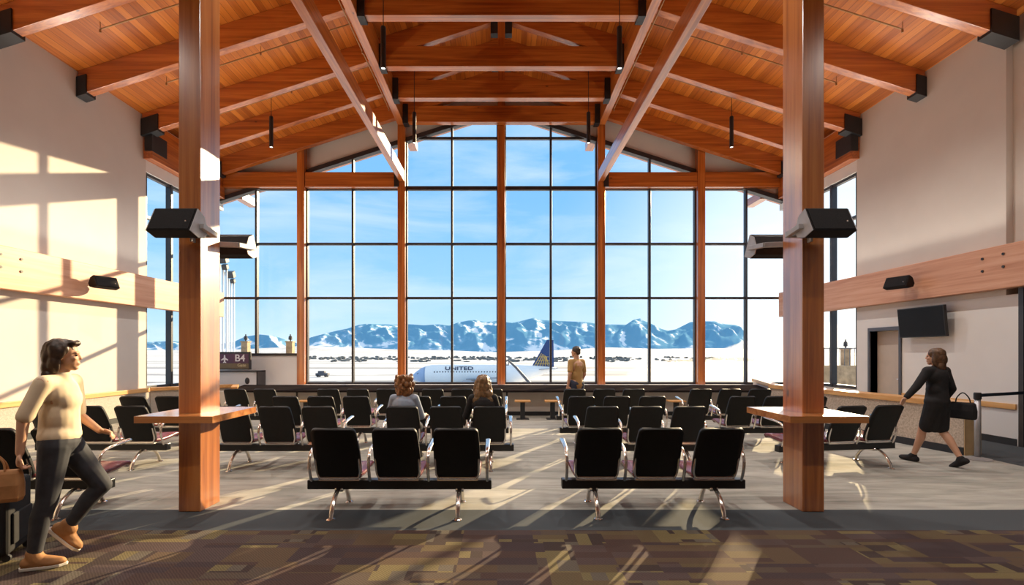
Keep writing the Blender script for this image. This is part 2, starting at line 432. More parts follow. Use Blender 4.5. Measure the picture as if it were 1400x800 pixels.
# long wall beams on the sides
for s, w in ((-1, 'left'), (1, 'right')):
    b = MB(); b.box(*sorted((s*(WX-.2), s*(WX-.005))), 3.0, 15.0, 2.70, 3.45)
    o = tag(b.build('wall_beam', M['wood_pale_y'], bevel=.012), 'deep wood beam running along the %s wall at mid height' % w, 'beam', kind=ST)
    bb = MB()
    for y, z in ((8.30, 3.29), (8.66, 3.27), (8.30, 3.07), (8.66, 3.05)):
        yy = y+ (0 if s < 0 else -.02)
        bb.tube([(s*(WX-.215), yy, z), (s*(WX-.199), yy, z)], .022)
    bb.build('bolt_heads', M['steel_black'], o)
    # eave beam above the corner window
    b = MB(); b.box(*sorted((s*(WX-.22), s*(WX-.005))), D_END-.1, 15.0, 6.36, 7.28)
    o = tag(b.build('eave_beam', M['wood_y'], bevel=.01), 'wood beam under the roof above the %s corner window' % w, 'beam', kind=ST)
    bb = MB(); bb.box(*sorted((s*(WX-.235), s*(WX-.05))), D_END-.12, D_END+.42, 6.55, 7.0); bb.build('bracket', M['steel_black'], o)

# ------------------------------------------------------------------ roof timber
DR = [10.02, 11.81, 13.27, 14.66]
order = ['farthest', 'second from the far wall', 'third from the far wall', 'fourth from the far wall', 'fifth from the far wall', 'sixth from the far wall']
alld = [14.66, 13.27, 11.81, 10.02, 8.23, 6.44, 4.93, 3.1, 1.3, -.6, -2.5, -4.4]
for i, d in enumerate(alld):
    for s, w in ((-1, 'left'), (1, 'right')):
        x0, x1 = .09, WX-.02
        if i in (0, 1, 2, 3): x0 = .09
        b = MB()
        b.prism([(s*x0, d, zraft(x0)), (s*x1, d, zraft(x1)), (s*x1, d, zceil(x1)-.002), (s*x0, d, zceil(x0)-.002)], (0, .18, 0))
        nmx = order[i] if i < 6 else 'above and behind the viewer, number %d' % (i+1)
        o = tag(b.build('rafter', M['wood_x'], bevel=.008), 'sloping wood rafter on the %s roof slope, %s' % (w, nmx), 'rafter', 'roof rafters', ST)
        wd = {8.23: .46, 10.02: .19, 11.81: .40}.get(d, .3)
        bb = MB(); xa = x1-wd
        bb.prism([(s*xa, d-.03, zraft(xa)-.05), (s*(x1+.01), d-.03, zraft(x1)-.05), (s*(x1+.01), d-.03, zraft(x1)+.36), (s*xa, d-.03, zraft(xa)+.36)], (0, .25, 0))
        bb.build('bracket', M['steel_black'], o)
# long beams: upper and lower chord
for s, w in ((-1, 'left'), (1, 'right')):
    b = MB(); b.box(*sorted((s*2.985, s*3.185)), YB, 14.84, 8.585, 9.22)
    tag(b.build('roof_beam', M['wood_y'], bevel=.01), 'upper long roof beam on the %s carrying the collar beams' % w, 'beam', kind=ST)
    b = MB(); b.box(*sorted((s*2.98, s*3.145)), YB, 14.86, 6.85, 7.19)
    o = tag(b.build('tie_beam', M['wood_y'], bevel=.01), 'lower slender long beam on the %s ending at a window post' % w, 'beam', kind=ST)
    b = MB(); b.box(*sorted((s*3.15, s*3.3)), 14.84, 14.90, 6.7, 7.17); b.build('bracket', M['steel_black'], o)
for i, d in enumerate([14.66, 13.27, 11.81, 10.02, 8.23, 6.44, 4.6]):
    b = MB(); b.box(-2.975, 2.975, d-.015, d+.195, 8.585, 9.08)
    nmx = ['farthest, against the glass', 'second from the glass', 'third from the glass', 'nearest in view'][i] if i < 4 else 'above the viewer, number %d' % (i+1)
    o = tag(b.build('collar_beam', M['wood_x'], bevel=.008), 'level wood collar beam between the long roof beams, '+nmx, 'beam', 'collar beams', ST)
    for s in (-1, 1):
        bb = MB(); bb.box(*sorted((s*2.83, s*2.984)), d-.05, d+.23, 8.54, 9.12); bb.build('bracket', M['steel_black'], o)
    # king post
    b = MB(); b.box(-.085, .085, d+.005, d+.175, 9.08, 9.95)
    o = tag(b.build('king_post', M['wood_z'], bevel=.006), 'short king post under the ridge on the collar beam '+nmx, 'post', 'king posts', ST)
    for s in (-1, 1):
        bb = MB(); bb.box(*sorted((s*.09, s*.26)), d+.0, d+.18, 9.40, 9.74); bb.build('bracket', M['steel_black'], o)
# sprinkler pipes
def pipe(pts, label):
    b = MB(); b.tube(pts, .014, 8)
    for p, q in zip(pts[:-1], pts[1:]):
        n = max(1, int((Vector(q)-Vector(p)).length/2.2))
        for k in range(n+1):
            c = Vector(p).lerp(Vector(q), k/max(n, 1)); b.tube([c, c+Vector((0,0,-.06))], .018, 8); b.tube([c, c+Vector((0,0,.14))], .006, 6)
    tag(b.build('sprinkler_pipe', M['pipe']), label, 'pipe', 'sprinkler pipes')
M['pipe'] = plain('brass pipe', (.36,.20,.08), .4, .3)
for d, t in ((9.1, 'nearest to the viewer'), (10.9, 'second nearest'), (12.5, 'third nearest'), (14.0, 'closest to the far glass')):
    for s, w in ((-1, 'left'), (1, 'right')):
        pipe([(s*7.55, d, zceil(7.55)-.15), (s*3.3, d, zceil(3.3)-.15)], 'thin pipe under the %s ceiling slope, %s' % (w, t))
for s, w in ((-1, 'left'), (1, 'right')):
    pipe([(s*3.26, 6.0, 8.66), (s*3.26, 14.0, 8.66)], 'thin pipe running along the %s upper roof beam' % w)

# ------------------------------------------------------------------ big wood columns with shelf tables and speakers
for s, w in ((-1, 'left'), (1, 'right')):
    b = MB(); cx = s*3.13
    b.box(cx-.11, cx+.11, 4.85, 5.19, 0, zraft(3.1)+.05)
    tag(b.build('column', M['wood_col'], bevel=.008), 'massive square wood column on the %s of the hall' % w, 'column', kind=ST)
    b = MB(); c2 = cx
    x0, x1 = c2-.375, c2+.375
    for (xa, xb, ya, yb) in ((x0, x1, 4.61, 4.848), (x0, x1, 5.192, 5.43), (x0, cx-.112, 4.848, 5.192), (cx+.112, x1, 4.848, 5.192)):
        b.box(xa, xb, ya, yb, .925, .99)
    bmesh.ops.remove_doubles(b.bm, verts=b.bm.verts, dist=1e-4)
    inner = {}
    for f in list(b.bm.faces):
        k = tuple(round(c, 3) for c in f.calc_center_median()); inner.setdefault(k, []).append(f)
    tag(b.build('shelf_table', M['wood_shelf']), 'square wood shelf table fixed around the %s wood column' % w, 'table', 'shelf tables round the columns')

def speaker(loc, mirror, tilt, yaw, label, scale=1.0, long=.40, arm=None, group='column loudspeakers'):
    root = empty('loudspeaker', loc, yaw, label, 'speaker', group)
    rot = Matrix.Rotation(-tilt, 3, 'X')
    sec = [(-.10, .135), (.01, .135), (.12, .05), (.12, -.04), (.03, -.115), (-.10, -.135)]
    L = long/2
    def pt(x, y, z): return rot @ Vector((x*scale, y*scale, z*scale))
    b = MB(); b.prism([pt(-L, y, z) for y, z in sec], pt(2*L, 0, 0)); b.build('cabinet', M['spk'], root, bevel=.006)
    b = MB(); b.prism([pt(-L+.012, -.101, z) for z in (-.128, .128)] + [pt(-L+.012, -.108, .12), pt(-L+.012, -.108, -.12)], pt(2*L-.024, 0, 0)); b.build('grille', M['grille'], root)
    for sd in (-1, 1):
        b = MB(); b.prism([pt(sd*L, y*.96, z*.96) for y, z in sec], pt(sd*.008, 0, 0)); p = b.build('end_panel', M['spk_end'] if arm else M['spk'], root)
        if arm: p['label'] = 'grey end panel'
    b = MB(); b.ell(pt(L*.7, -.109, -.03), (.008, .004, .008), seg=8, rings=6); b.build('badge', M['chrome'], root)
    if arm:
        a = [Vector(q) for q in arm]
        b = MB()
        for p, q in zip(a[:-1], a[1:]):
            dv = q-p; b.obox((p+q)/2, (.05, .05, dv.length+.02), dv.to_track_quat('Z', 'Y').to_matrix())
        b.obox(a[-1], (.02, .10, .14))
        b.build('bracket', M['spk_end'], root, bevel=.004)
    return root
M['grille'] = plain('black grille cloth', (.012,.011,.012), .75, var=.3, scale=80, spec=.15)
for s, w in ((-1, 'left'), (1, 'right')):
    cx = s*3.075
    # arms are given in the local frame of the speaker
    xi = -s   # towards the hall middle
    speaker((cx, 4.60, 2.80), s, R(27), 0, 'grey-ended black loudspeaker on the front of the %s wood column' % w,
            arm=[(xi*.225, .0, .0), (xi*.225, .21, -.03), (xi*.0, .235, -.03)])
    speaker((cx, 5.56, 2.80), s, R(27), math.pi, 'black loudspeaker facing away on the back of the %s wood column' % w,
            arm=[(-xi*.22, .0, .0), (-xi*.22, .32, -.035), (-xi*.0, .355, -.035)])
    # small ones on the wall beams
    r = speaker((s*(WX-.46), 10.15, 3.04), s, R(26), s*R(-72), 'small black loudspeaker on the %s wall beam' % w, scale=.95, long=.46, group='beam loudspeakers')
    b = MB(); b.tube([(0, .02, .02), (s*-.06, .24, .05)], .03, 8); b.build('bracket', M['spk'], r)

# pendant lamps
def pendant():
    root = empty('pendant_lamp')
    b = MB(); b.lathe([(.001, .80), (.045, .80), (.05, .78), (.05, .0), (.04, 0), (.04, .02), (.001, .02)], (0,0,0), 20); b.build('lamp_body', M['steel_black'], root, smooth=False)
    b = MB(); b.lathe([(.001, .012), (.038, .012), (.038, .02), (.001, .02)], (0,0,0), 16); b.build('lamp_lens', M['lampglow'], root)
    b = MB(); b.tube([(0,0,.8), (0,0,1)], .008, 8); b.build('stem', M['steel_black'], root)
    return root
spots = [(2.26, 9.25, 7.03, 'under the nearest collar beam'), (2.26, 12.54, 7.03, 'near the far glass'), (5.97, 12.54, 6.92, 'under the outer ceiling slope'), (2.26, 5.9, 7.03, 'unseen, added for light above the viewer'), (5.97, 9.25, 6.92, 'added for light, hidden by the column top'), (5.97, 5.9, 6.92, 'unseen, added for light above the benches'), (2.26, 1.5, 7.03, 'added for light behind the viewer'), (5.97, 1.5, 6.92, 'behind the viewer near the wall, unseen and added')]  # pairs out of view are added to brighten the hall
proto = None
LAMPS = []
for x, y, z, t in spots:
    for s, w in ((-1, 'left'), (1, 'right')):
        if proto is None: r = proto = pendant()
        else: r = copy_tree(proto)
        r.location = (s*x, y, z)
        for ch in r.children:
            if ch.name.startswith('stem'): ch.scale = (1, 1, 1)
        st = [c for c in r.children if c.name.startswith('stem')][0]
        L = zceil(x)-z-.8
        st.location = (0, 0, .8-.8*L/.2); st.scale = (1, 1, L/.2)
        tag(r, 'black cylinder pendant lamp, %s half, %s' % (w, t), 'lamp', 'cylinder pendant lamps')
        LAMPS.append((s*x, y, z))

# ------------------------------------------------------------------ low side walls, gate counter, sign, screen, stanchion
def slab_wall(name, pts, th, z0, z1, mat, label, cat, kind=ST, base=True, cap=None, captop=None, over=.04):
    """low wall along a polyline in plan with thickness to the left of its direction"""
    b = MB(); bb = MB(); cb = MB()
    for (p, q) in zip(pts[:-1], pts[1:]):
        p, q = Vector((*p, 0)), Vector((*q, 0)); t = (q-p).normalized(); n = Vector((-t.y, t.x, 0))
        b.prism([p+Vector((0,0,z0)), q+Vector((0,0,z0)), q+n*th+Vector((0,0,z0)), p+n*th+Vector((0,0,z0))], (0,0,z1-z0))
        if base: bb.prism([p-n*.012, q-n*.012, q+n*.01, p+n*.01], (0,0,.12))
        if cap: cb.prism([p-n*over-t*.0+Vector((0,0,z1)), q-n*over+Vector((0,0,z1)), q+n*(th+.01)+Vector((0,0,z1)), p+n*(th+.01)+Vector((0,0,z1))], (0,0,captop))
    o = tag(b.build(name, mat), label, cat, kind=kind)
    if base: bb.build('plinth', M['base_black'], o)
    if cap: cb.build('wood_cap', cap, o, bevel=.006)
    return o
# left wainscot along the left wall
o = slab_wall('wall_wainscot', [(-WX+.09, 11.95), (-WX+.09, 3.0)], -.085, 0, .63, M['wainscot'], 'grey woven wainscot with wood cap along the left wall', 'wall', cap=M['wood_cap_y'], captop=.095, over=-.03)
o = slab_wall('wall_return', [(-WX+.02, 12.1), (-7.42, 13.45), (-6.86, 12.34)], .1, 0, .635, M['wainscot'], 'low wall with wood cap closing the left end of the window counter', 'wall', cap=M['wood_cap_x'], captop=.085, base=False)
# right gate counter (oblique)
o = slab_wall('gate_counter', [(6.52, 11.75), (7.19, 7.52)], .30, 0, .735, M['speckle'], 'long speckled beige gate counter with wood top by the right wall', 'counter', kind=None, cap=M['wood_cap_y'], captop=.09)
b = MB(); n = Vector((.9877, .1565, 0)); p = Vector((7.19, 7.515, 0))
b.prism([p, p+n*.31, p+n*.31+Vector((.001,-.012,0)), p+Vector((.001,-.012,0))], (0,0,.735)); q = b.build('end_panel', M['panel_tan'], o); q['label'] = 'tan end panel'
o = slab_wall('wall_end', [(7.55, 14.5), (6.66, 11.85)], .12, 0, .735, M['paint'], 'low wall with wood cap at the right end of the window counter', 'wall', cap=M['wood_cap_y'], captop=.09, base=False)
# recessed wainscot cap on right wall
b = MB(); b.box(WX-.03, WX-.002, 8.25, 10.6, .62, .715); tag(b.build('trim_rail', M['wood_cap_y'], bevel=.005), 'wood rail on the right wall behind the barrier post', 'trim', kind=ST)
b = MB(); b.box(WX-.02, WX-.002, 8.25, 10.6, 0, .12); tag(b.build('baseboard_right', M['base_black']), 'black baseboard of the right wall', 'baseboard', kind=ST)
b = MB(); b.box(WX-.012, WX+.3, 8.14, 8.22, 0, 2.70); tag(b.build('trim_jamb', M['frame_dark']), 'dark edge of the wall opening at the right border', 'trim', kind=ST)

# stools under the counter
def stool():
    root = empty('stool')
    b = MB(); b.box(-.19, .19, -.15, .15, .415, .45); b.build('seat', M['wood_cap_x'], root, bevel=.01)
    b = MB(); b.box(-.055, .055, -.05, .05, .012, .415); b.build('pedestal', M['base_black'], root, bevel=.006)
    b = MB(); b.box(-.15, .15, -.13, .13, 0, .014); b.build('base', M['base_black'], root)
    return root
sp = None
for x, t in ((.51, 'just right of the middle post'), (1.23, 'left of the standing man'), (4.2, 'between the right benches'), (-4.69, 'behind the left benches')):
    if sp is None: r = sp = stool()
    else: r = copy_tree(sp)
    r.location = (x, 11.62, 0)
    tag(r, 'low fixed stool with orange wood seat, '+t, 'stool', 'stools at the window counter')

# gate sign and cabinet at the left
def text(body, size, loc, rot, mat, parent, name='lettering', ext=.004, align='CENTER', bold=0, sx=1):
    c = bpy.data.curves.new(name, 'FONT'); c.body = body; c.size = size; c.extrude = ext; c.align_x = align; c.align_y = 'CENTER'; c.offset = bold
    dg = None
    o = bpy.data.objects.new('tmp', c); COL.objects.link(o)
    bpy.context.view_layer.update()
    me = bpy.data.meshes.new_from_object(o.evaluated_get(bpy.context.evaluated_depsgraph_get()))
    bpy.data.objects.remove(o)
    me.materials.clear(); me.materials.append(mat)
    o = bpy.data.objects.new(name, me); COL.objects.link(o); o.location = loc; o.rotation_euler = rot; o.scale = (sx, 1, 1)
    if parent: o.parent = parent
    return o
M['maroon'] = plain('maroon sign face', (.115,.045,.085), .5, var=.1)
M['sign_gold'] = plain('brown sign band', (.20,.14,.07), .5, var=.15)
M['white_letter'] = plain('white lettering', (.9,.87,.88), .5, var=.02)
M['gold_letter'] = plain('yellow lettering', (.75,.62,.36), .5, var=.02)
d = 14.35; k = d/F
sg = empty('gate_sign', PX(317, 505.5, d), 0, 'maroon gate sign reading B4 with an airplane symbol', 'sign')
W0 = -1.0*.0; 
b = MB(); b.box(-.72, .555, 0, .06, .0, .53); b.build('board', M['frame_dark'], sg, bevel=.006)
b = MB(); b.box(-.72, .50, -.008, .0, .19, .47); b.build('sign_face', M['maroon'], sg)
b = MB(); b.box(-.72, .50, -.008, .0, .03, .187); b.build('sign_band', M['sign_gold'], sg)
text('B4', .29, (.245, -.012, .335), (R(90),0,0), M['white_letter'], sg, bold=.004)
text('Gate', .13, (.30, -.012, .13), (R(90),0,0), M['gold_letter'], sg)
b = MB()
pl = [(0,.13),(.02,.10),(.025,.03),(.11,-.03),(.11,-.06),(.025,-.03),(.02,-.09),(.05,-.115),(.05,-.135),(0,-.12)]
pl = pl + [(-x, z) for x, z in reversed(pl[1:-1])]
b.prism([(-.21+x*.95, -.012, .325+z*.95) for x, z in pl], (0, .004, 0)); b.build('airplane_symbol', M['white_letter'], sg)
cb = empty('gate_cabinet', PX(325, 526, 14.25), 0, 'pale boxy cabinet with a dark frame under the gate sign', 'cabinet')
zc = cb.location.z
b = MB(); b.box(-.95, .56, .02, .45, -zc, .40); b.build('body', M['paint_white'], cb)
b = MB(); b.box(-.95, .60, -.01, .46, .375, .41); b.box(.555, .60, -.01, .46, -zc, .40); b.build('edge_frame', M['frame_dark'], cb)
b = MB(); b.ell((.27, .02, .11), (.07, .025, .10), seg=12, rings=8); b.build('knob', M['frame_dark'], cb)

# wall screen
tv = empty('wall_screen', (WX-.14, 8.29, 2.115), 0, 'black flat screen on the right wall below the beam', 'television')
rt = Matrix.Rotation(R(-5), 3, 'Y')
b = MB(); b.obox((0, 0, 0), (.06, 1.10, .62), rt); b.build('casing', M['steel_black'], tv, bevel=.006)
b = MB(); b.obox(rt @ Vector((-.031, 0, 0)), (.004, 1.06, .58), rt); b.build('display', M['screen'], tv)
b = MB(); b.box(.03, .135, -.15, .15, -.15, .15); b.build('wall_mount', M['steel_black'], tv)
tv.location = Vector((8.63, 9.93, 2.225))

# barrier post with belt
bp = empty('barrier_post', (7.13, 7.24, 0), 0, 'grey barrier post with navy belt near the gate counter', 'barrier post')
b = MB(); b.lathe([(.001,0),(.17,0),(.17,.012),(.12,.022),(.05,.04),(.001,.04)], (0,0,0), 28); b.build('base', M['post_grey'], bp, smooth=False)
b = MB(); b.lathe([(.001,.03),(.038,.03),(.038,.9),(.001,.9)], (0,0,0), 20); b.build('post', M['post_grey'], bp, smooth=True)
b = MB(); b.lathe([(.001,.9),(.046,.9),(.046,.985),(.04,1.0),(.001,1.0)], (0,0,0), 20); b.build('belt_head', M['steel_black'], bp)
b = MB(); e1 = Vector((WX-.02, 8.1, 0))-Vector((7.13, 7.24, 0)); b.prism([(.04, .02, .93), (e1.x, e1.y, .90), (e1.x, e1.y, .95), (.04, .02, .98)], (.002, -.003, 0)); b.build('belt', M['belt'], bp)

# ------------------------------------------------------------------ tandem benches
def bench():
    root = empty('airport_bench')
    P = .588
    b = MB(); b.box(-.925, .925, -.05, .05, .225, .32); b.build('beam', M['beam_black'], root, bevel=.01)
    def back(cx):
        b = MB()
        base = crv([(-.075,.375,0), (-.105,.47,0), (-.155,.60,0), (-.215,.74,0), (-.285,.872,0)], 12); fs = [0,.008,.02,.04,.06,.13,.25,.38,.5,.62,.74,.84,.9,.925,.945,.96,.975,.988,.996,1.0]
        def at(f):
            k = f*(len(base)-1); i = min(int(k), len(base)-2); return base[i].lerp(base[i+1], k-i)
        prof = [at(f) for f in fs]; n = len(prof); front, backs = [], []
        tot = n-1
        NU = 10
        for i, p in enumerate(prof):
            f = fs[i]
            w = .218+.012*math.sin(f*math.pi)-.008*f
            tt = prof[min(i+1, tot)]-prof[max(i-1, 0)]; nrm = Vector((tt.y, -tt.x, 0)).normalized()   # (y,z) plane
            dt = (1-f)*.5; r = .042
            if dt < r: w -= r-math.sqrt(max(0, r*r-(r-dt)**2))
            db = f*.5
            if db < .03: w -= .03-math.sqrt(max(0, .03**2-(.03-db)**2))
            fr, bk = [], []
            for j in range(NU+1):
                u = -1+2*j/NU; dish = -.018*(1-u*u)
                y, z = p.x, p.y
                fr.append((cx+u*w, y+nrm.x*.018+dish, z+nrm.y*.018)); bk.append((cx+u*w, y-nrm.x*.018+dish, z-nrm.y*.018))
            front.append(fr); backs.append(bk)
        rings = []
        for fr, bk in zip(front, backs): rings.append(fr + list(reversed(bk)))
        b.loft(rings); return b.build('backrest', M['shell'], root, smooth=True, bevel=0)
    def seat(cx):
        b = MB()
        prof = crv([(-.085,.395,0),(.05,.385,0),(.2,.395,0),(.33,.415,0),(.40,.41,0),(.435,.385,0)], 5)
        rings = []
        for i, p in enumerate(prof):
            f = i/(len(prof)-1); w = .225 - (.03*max(0, f-.85)/.15 if f > .85 else 0)
            rings.append([(cx-w, p.x, p.y-.01), (cx-w*.9, p.x, p.y+.008), (cx, p.x, p.y), (cx+w*.9, p.x, p.y+.008), (cx+w, p.x, p.y-.01), (cx+w*.9, p.x, p.y-.045), (cx-w*.9, p.x, p.y-.045)])
        b.loft(rings); b.build('seat', M['seat'], root, smooth=True)
    def uframe(cx):
        b = MB(); h = .213
        pts = crv([(cx-h, -.150, .56), (cx-h, -.128, .48), (cx-h+.004, -.105, .40), (cx-h+.03, -.095, .352), (cx-h+.09, -.093, .345), (cx, -.093, .345), (cx+h-.09, -.093, .345), (cx+h-.03, -.095, .352), (cx+h-.004, -.105, .40), (cx+h, -.128, .48), (cx+h, -.150, .56)], 4)
        b.tube(pts, .0115, 8)
        b.box(cx-.2, cx+.2, -.10, -.07, .325, .362)
        for sd in (-1, 1): b.box(cx+sd*.15-.015, cx+sd*.15+.015, -.09, .30, .325, .348)
        b.build('back_frame', M['chrome'], root, smooth=False, bevel=0)
    for i in (-1, 0, 1):
        seat(i*P); back(i*P); uframe(i*P)
    for x in (-1.5*P, -.5*P, .5*P, 1.5*P):
        x = max(-.885, min(.885, x)); b = MB()
        pts = crv([(x, -.04, .30), (x, -.075, .38), (x, -.10, .47), (x, -.09, .555), (x, -.03, .615), (x, .07, .64), (x, .19, .655), (x, .29, .665)], 5)
        n = len(pts); rr = [.012+.010*max(0, (i/n-.45))*1.9 for i in range(n)]
        b.tube(pts, rr, 10, sx=.75, sy=1.35, up=Vector((0,1,0)))
        b.build('armrest', M['chrome'], root, smooth=True)
    for x in (-.605, .605):
        b = MB()
        pts = crv([(x, -.275, .012), (x, -.255, .07), (x, -.20, .15), (x, -.11, .215), (x, 0, .238), (x, .11, .215), (x, .20, .15), (x, .255, .07), (x, .275, .012)], 5)
        b.tube(pts, .019, 10, sx=.8, sy=1.25, up=Vector((0,0,1)))
        b.box(x-.04, x+.04, -.055, .055, .205, .24)
        lg = b.build('leg', M['chrome'], root, smooth=True)
        for sd in (-1, 1):
            b = MB(); b.lathe([(.001, .016), (.03, .014), (.042, .006), (.042, 0), (.001, 0)], (x, sd*.278, 0), 14); b.build('glide', M['chrome'], lg, smooth=False)
    return root
BEN = [
 (-4.87, 4.62, 0, 'black three-seat bench nearest the walking woman at the left edge'),
 (-1.024, 4.62, 0, 'black three-seat bench nearest the viewer, left of the aisle'),
 (1.535, 4.64, 0, 'black three-seat bench nearest the viewer, right of the aisle'),
 (-5.62, 6.55, 0, 'black bench in the second row, left of the left wood column'),
 (-3.06, 6.5, 0, 'black bench in the second row, just right of the left wood column'),
 (-.75, 6.5, 0, 'black bench in the second row on which two women sit'),
 (1.955, 6.5, 0, 'black bench in the second row, right of the aisle'),
 (4.72, 6.55, 9, 'black bench in the second row behind the right wood column, slightly turned'),
 (-5.52, 8.0, 0, 'black bench in the third row, farthest left'),
 (-3.0, 8.0, 0, 'black bench in the third row, second from the left'),
 (-.80, 8.0, 0, 'black bench in the third row, straight ahead of the two women'),
 (1.92, 8.0, 0, 'black bench in the third row, right of the aisle'),
 (4.59, 8.0, 0, 'black bench in the third row, farthest right'),
 (-5.3, 9.6, 0, 'black bench in the last row by the windows, farthest left'),
 (-2.86, 9.6, 0, 'black bench in the last row by the windows, second from the left'),
 (-.78, 9.6, 0, 'black bench in the last row by the windows, left of the aisle'),
 (2.05, 9.6, 0, 'black bench in the last row by the windows, in front of the standing man'),
 (4.56, 9.6, 0, 'black bench in the last row by the windows, farthest right'),
]
b0 = bench()
for i, (x, D, rz, lab) in enumerate(BEN):
    r = b0 if i == 0 else copy_tree(b0)
    r.location = (x, D+.275, 0); r.rotation_euler = (0, 0, R(rz))
    tag(r, lab, 'bench', 'airport benches')

# ------------------------------------------------------------------ people
def sculpt(name, build, mat, parent, voxel=.008, smooth=6, disp=0):
    """overlapping tapered limbs fused into one continuous skin"""
    b = MB(); build(b)
    bmesh.ops.recalc_face_normals(b.bm, faces=b.bm.faces)
    me = bpy.data.meshes.new('tmp'); b.bm.to_mesh(me); b.bm.free()
    o = bpy.data.objects.new('tmp', me); COL.objects.link(o)
    m = o.modifiers.new('r', 'REMESH'); m.mode = 'VOXEL'; m.voxel_size = voxel
    if smooth:
        q = o.modifiers.new('s', 'SMOOTH'); q.iterations = smooth; q.factor = .5
    bpy.context.view_layer.update()
    ev = o.evaluated_get(bpy.context.evaluated_depsgraph_get())
    m2 = bpy.data.meshes.new_from_object(ev); bpy.data.objects.remove(o); bpy.data.meshes.remove(me)
    m2.name = name
    if disp:
        for v in m2.vertices:
            c = v.co
            v.co = c + v.normal*disp*mnoise.noise(Vector((c.x*32, c.y*32, c.z*9)))
    m2.materials.clear(); m2.materials.append(mat)
    for p in m2.polygons: p.use_smooth = True
    o = bpy.data.objects.new(name, m2); COL.objects.link(o)
    if parent is not None: o.parent = parent
    return o
def limb(b, pts, rad, seg=14):
    pts = [Vector(p) for p in pts]
    for p, q, r0, r1 in zip(pts[:-1], pts[1:], rad[:-1], rad[1:]):
        L = (q-p).length
        if L < 1e-5: continue
        t = (q-p)/L; a = t.orthogonal().normalized(); c = t.cross(a)
        rings = []
        prof = [(-r0*.999, .02*r0), (-r0*.8, .6*r0), (-r0*.45, .89*r0)] + [(L*k/4, r0+(r1-r0)*k/4) for k in range(5)] + [(L+r1*.45, .89*r1), (L+r1*.8, .6*r1), (L+r1*.999, .02*r1)]
        for h, r in prof:
            rings.append([p+t*h+a*(r*math.cos(2*math.pi*k/seg))+c*(r*math.sin(2*math.pi*k/seg)) for k in range(seg)])
        b.loft(rings)
def rotz(a): return Matrix.Rotation(a, 3, 'Z')
def head(b, c, yaw=0, pitch=0, s=1.0):
    """head with face; +x local is the look direction"""
    m = rotz(yaw) @ Matrix.Rotation(pitch, 3, 'Y')
    def P(x, y, z): return Vector(c) + m @ Vector((x*s, y*s, z*s))
    b.ell(P(-.012, 0, .03), (.094*s, .075*s, .092*s), m)
    b.ell(P(.028, 0, -.035), (.060*s, .058*s, .078*s), m)      # face
    b.ell(P(.055, 0, -.092), (.028*s, .030*s, .022*s), m)      # chin
    b.ell(P(.074, 0, .022), (.016*s, .045*s, .012*s), m)       # brow
    limb(b, [P(.084, 0, .010), P(.094, 0, -.022)], [.008*s, .0115*s], 8)   # nose
    b.ell(P(.083, 0, -.055), (.010*s, .024*s, .006*s), m)      # upper lip
    b.ell(P(.081, 0, -.068), (.010*s, .020*s, .006*s), m)
    for sd in (-1, 1):
        b.ell(P(.060, sd*.038, -.022), (.022*s, .022*s, .02*s), m)   # cheeks
        b.ell(P(-.008, sd*.075, -.008), (.018*s, .010*s, .030*s), m) # ears
    return P, m
def hand(b, wrist, direction, palm_n, curl=.35, s=1.0, side=1):
    """palm, four bent fingers of unequal length and a thumb off the side of the palm"""
    d = Vector(direction).normalized(); n = Vector(palm_n); n = (n-d*n.dot(d)).normalized(); u = d.cross(n)*side
    w = Vector(wrist)
    c = w+d*.048*s
    m = Matrix((d, u, n)).transposed()
    b.ell(c, (.054*s, .041*s, .016*s), m)
    for k, (off, L) in enumerate(((.031, .068), (.011, .078), (-.010, .073), (-.029, .056))):
        p = w+d*.082*s+u*off*s
        a1 = (d*math.cos(curl)+n*math.sin(curl)); a2 = (d*math.cos(curl*2.1)+n*math.sin(curl*2.1)); a3 = (d*math.cos(curl*2.9)+n*math.sin(curl*2.9))
        p1 = p+a1*L*.45*s; p2 = p1+a2*L*.32*s; p3 = p2+a3*L*.25*s
        limb(b, [p-d*.02*s, p1, p2, p3], [.0095*s, .009*s, .0082*s, .007*s], 8)
    t0 = w+d*.025*s+u*.034*s; t1 = t0+(d*.55+u*.75+n*.3).normalized()*.036*s; t2 = t1+(d*.85+u*.35+n*.35).normalized()*.03*s
    limb(b, [t0, t1, t2], [.013*s, .0105*s, .0085*s], 8)
SKIN = plain('skin', (.58,.32,.20), .5, var=.06, scale=9)
SKIN2 = plain('warm skin', (.60,.34,.22), .5, var=.06, scale=9)
EYE = plain('dark eye', (.02,.015,.012), .25)
HAIR_BR = plain('brown hair', (.045,.022,.010), .45, var=.5, scale=30)
HAIR_AU = plain('auburn curls', (.24,.105,.035), .45, var=.5, scale=30)
HAIR_BL = plain('dark blond hair', (.20,.115,.05), .42, var=.55, scale=28)
HAIR_DK = plain('dark short hair', (.04,.03,.025), .5, var=.4, scale=30)
CREAM = plain('cream knit', (.74,.60,.42), .85, var=.06, scale=8)
JEAN = plain('dark grey jeans', (.038,.040,.050), .8, var=.25, scale=12)
TANSHOE = plain('tan suede', (.42,.20,.075), .75, var=.15, scale=12)
SOLE = plain('white sole', (.75,.70,.62), .6, var=.05)
BLACKCL = plain('black cloth', (.011,.010,.011), .85, var=.3, scale=14)
SHEER = plain('grey skirt hem', (.10,.09,.09), .85, var=.3, scale=14)
GREYBLUE = plain('grey blue sweatshirt', (.30,.36,.46), .85, var=.08, scale=10)
OCHRE = plain('ochre t-shirt', (.46,.28,.10), .85, var=.1, scale=10)
DKBLUE = plain('dark blue trousers', (.03,.04,.07), .8, var=.2)
def eyes(P, m, parent, s=1.0):
    for sd in (-1, 1):
        b = MB(); b.ell(P(.076, sd*.030, .002), (.008*s, .012*s, .007*s), m, 10, 8); b.build('eye', EYE, parent, smooth=True)
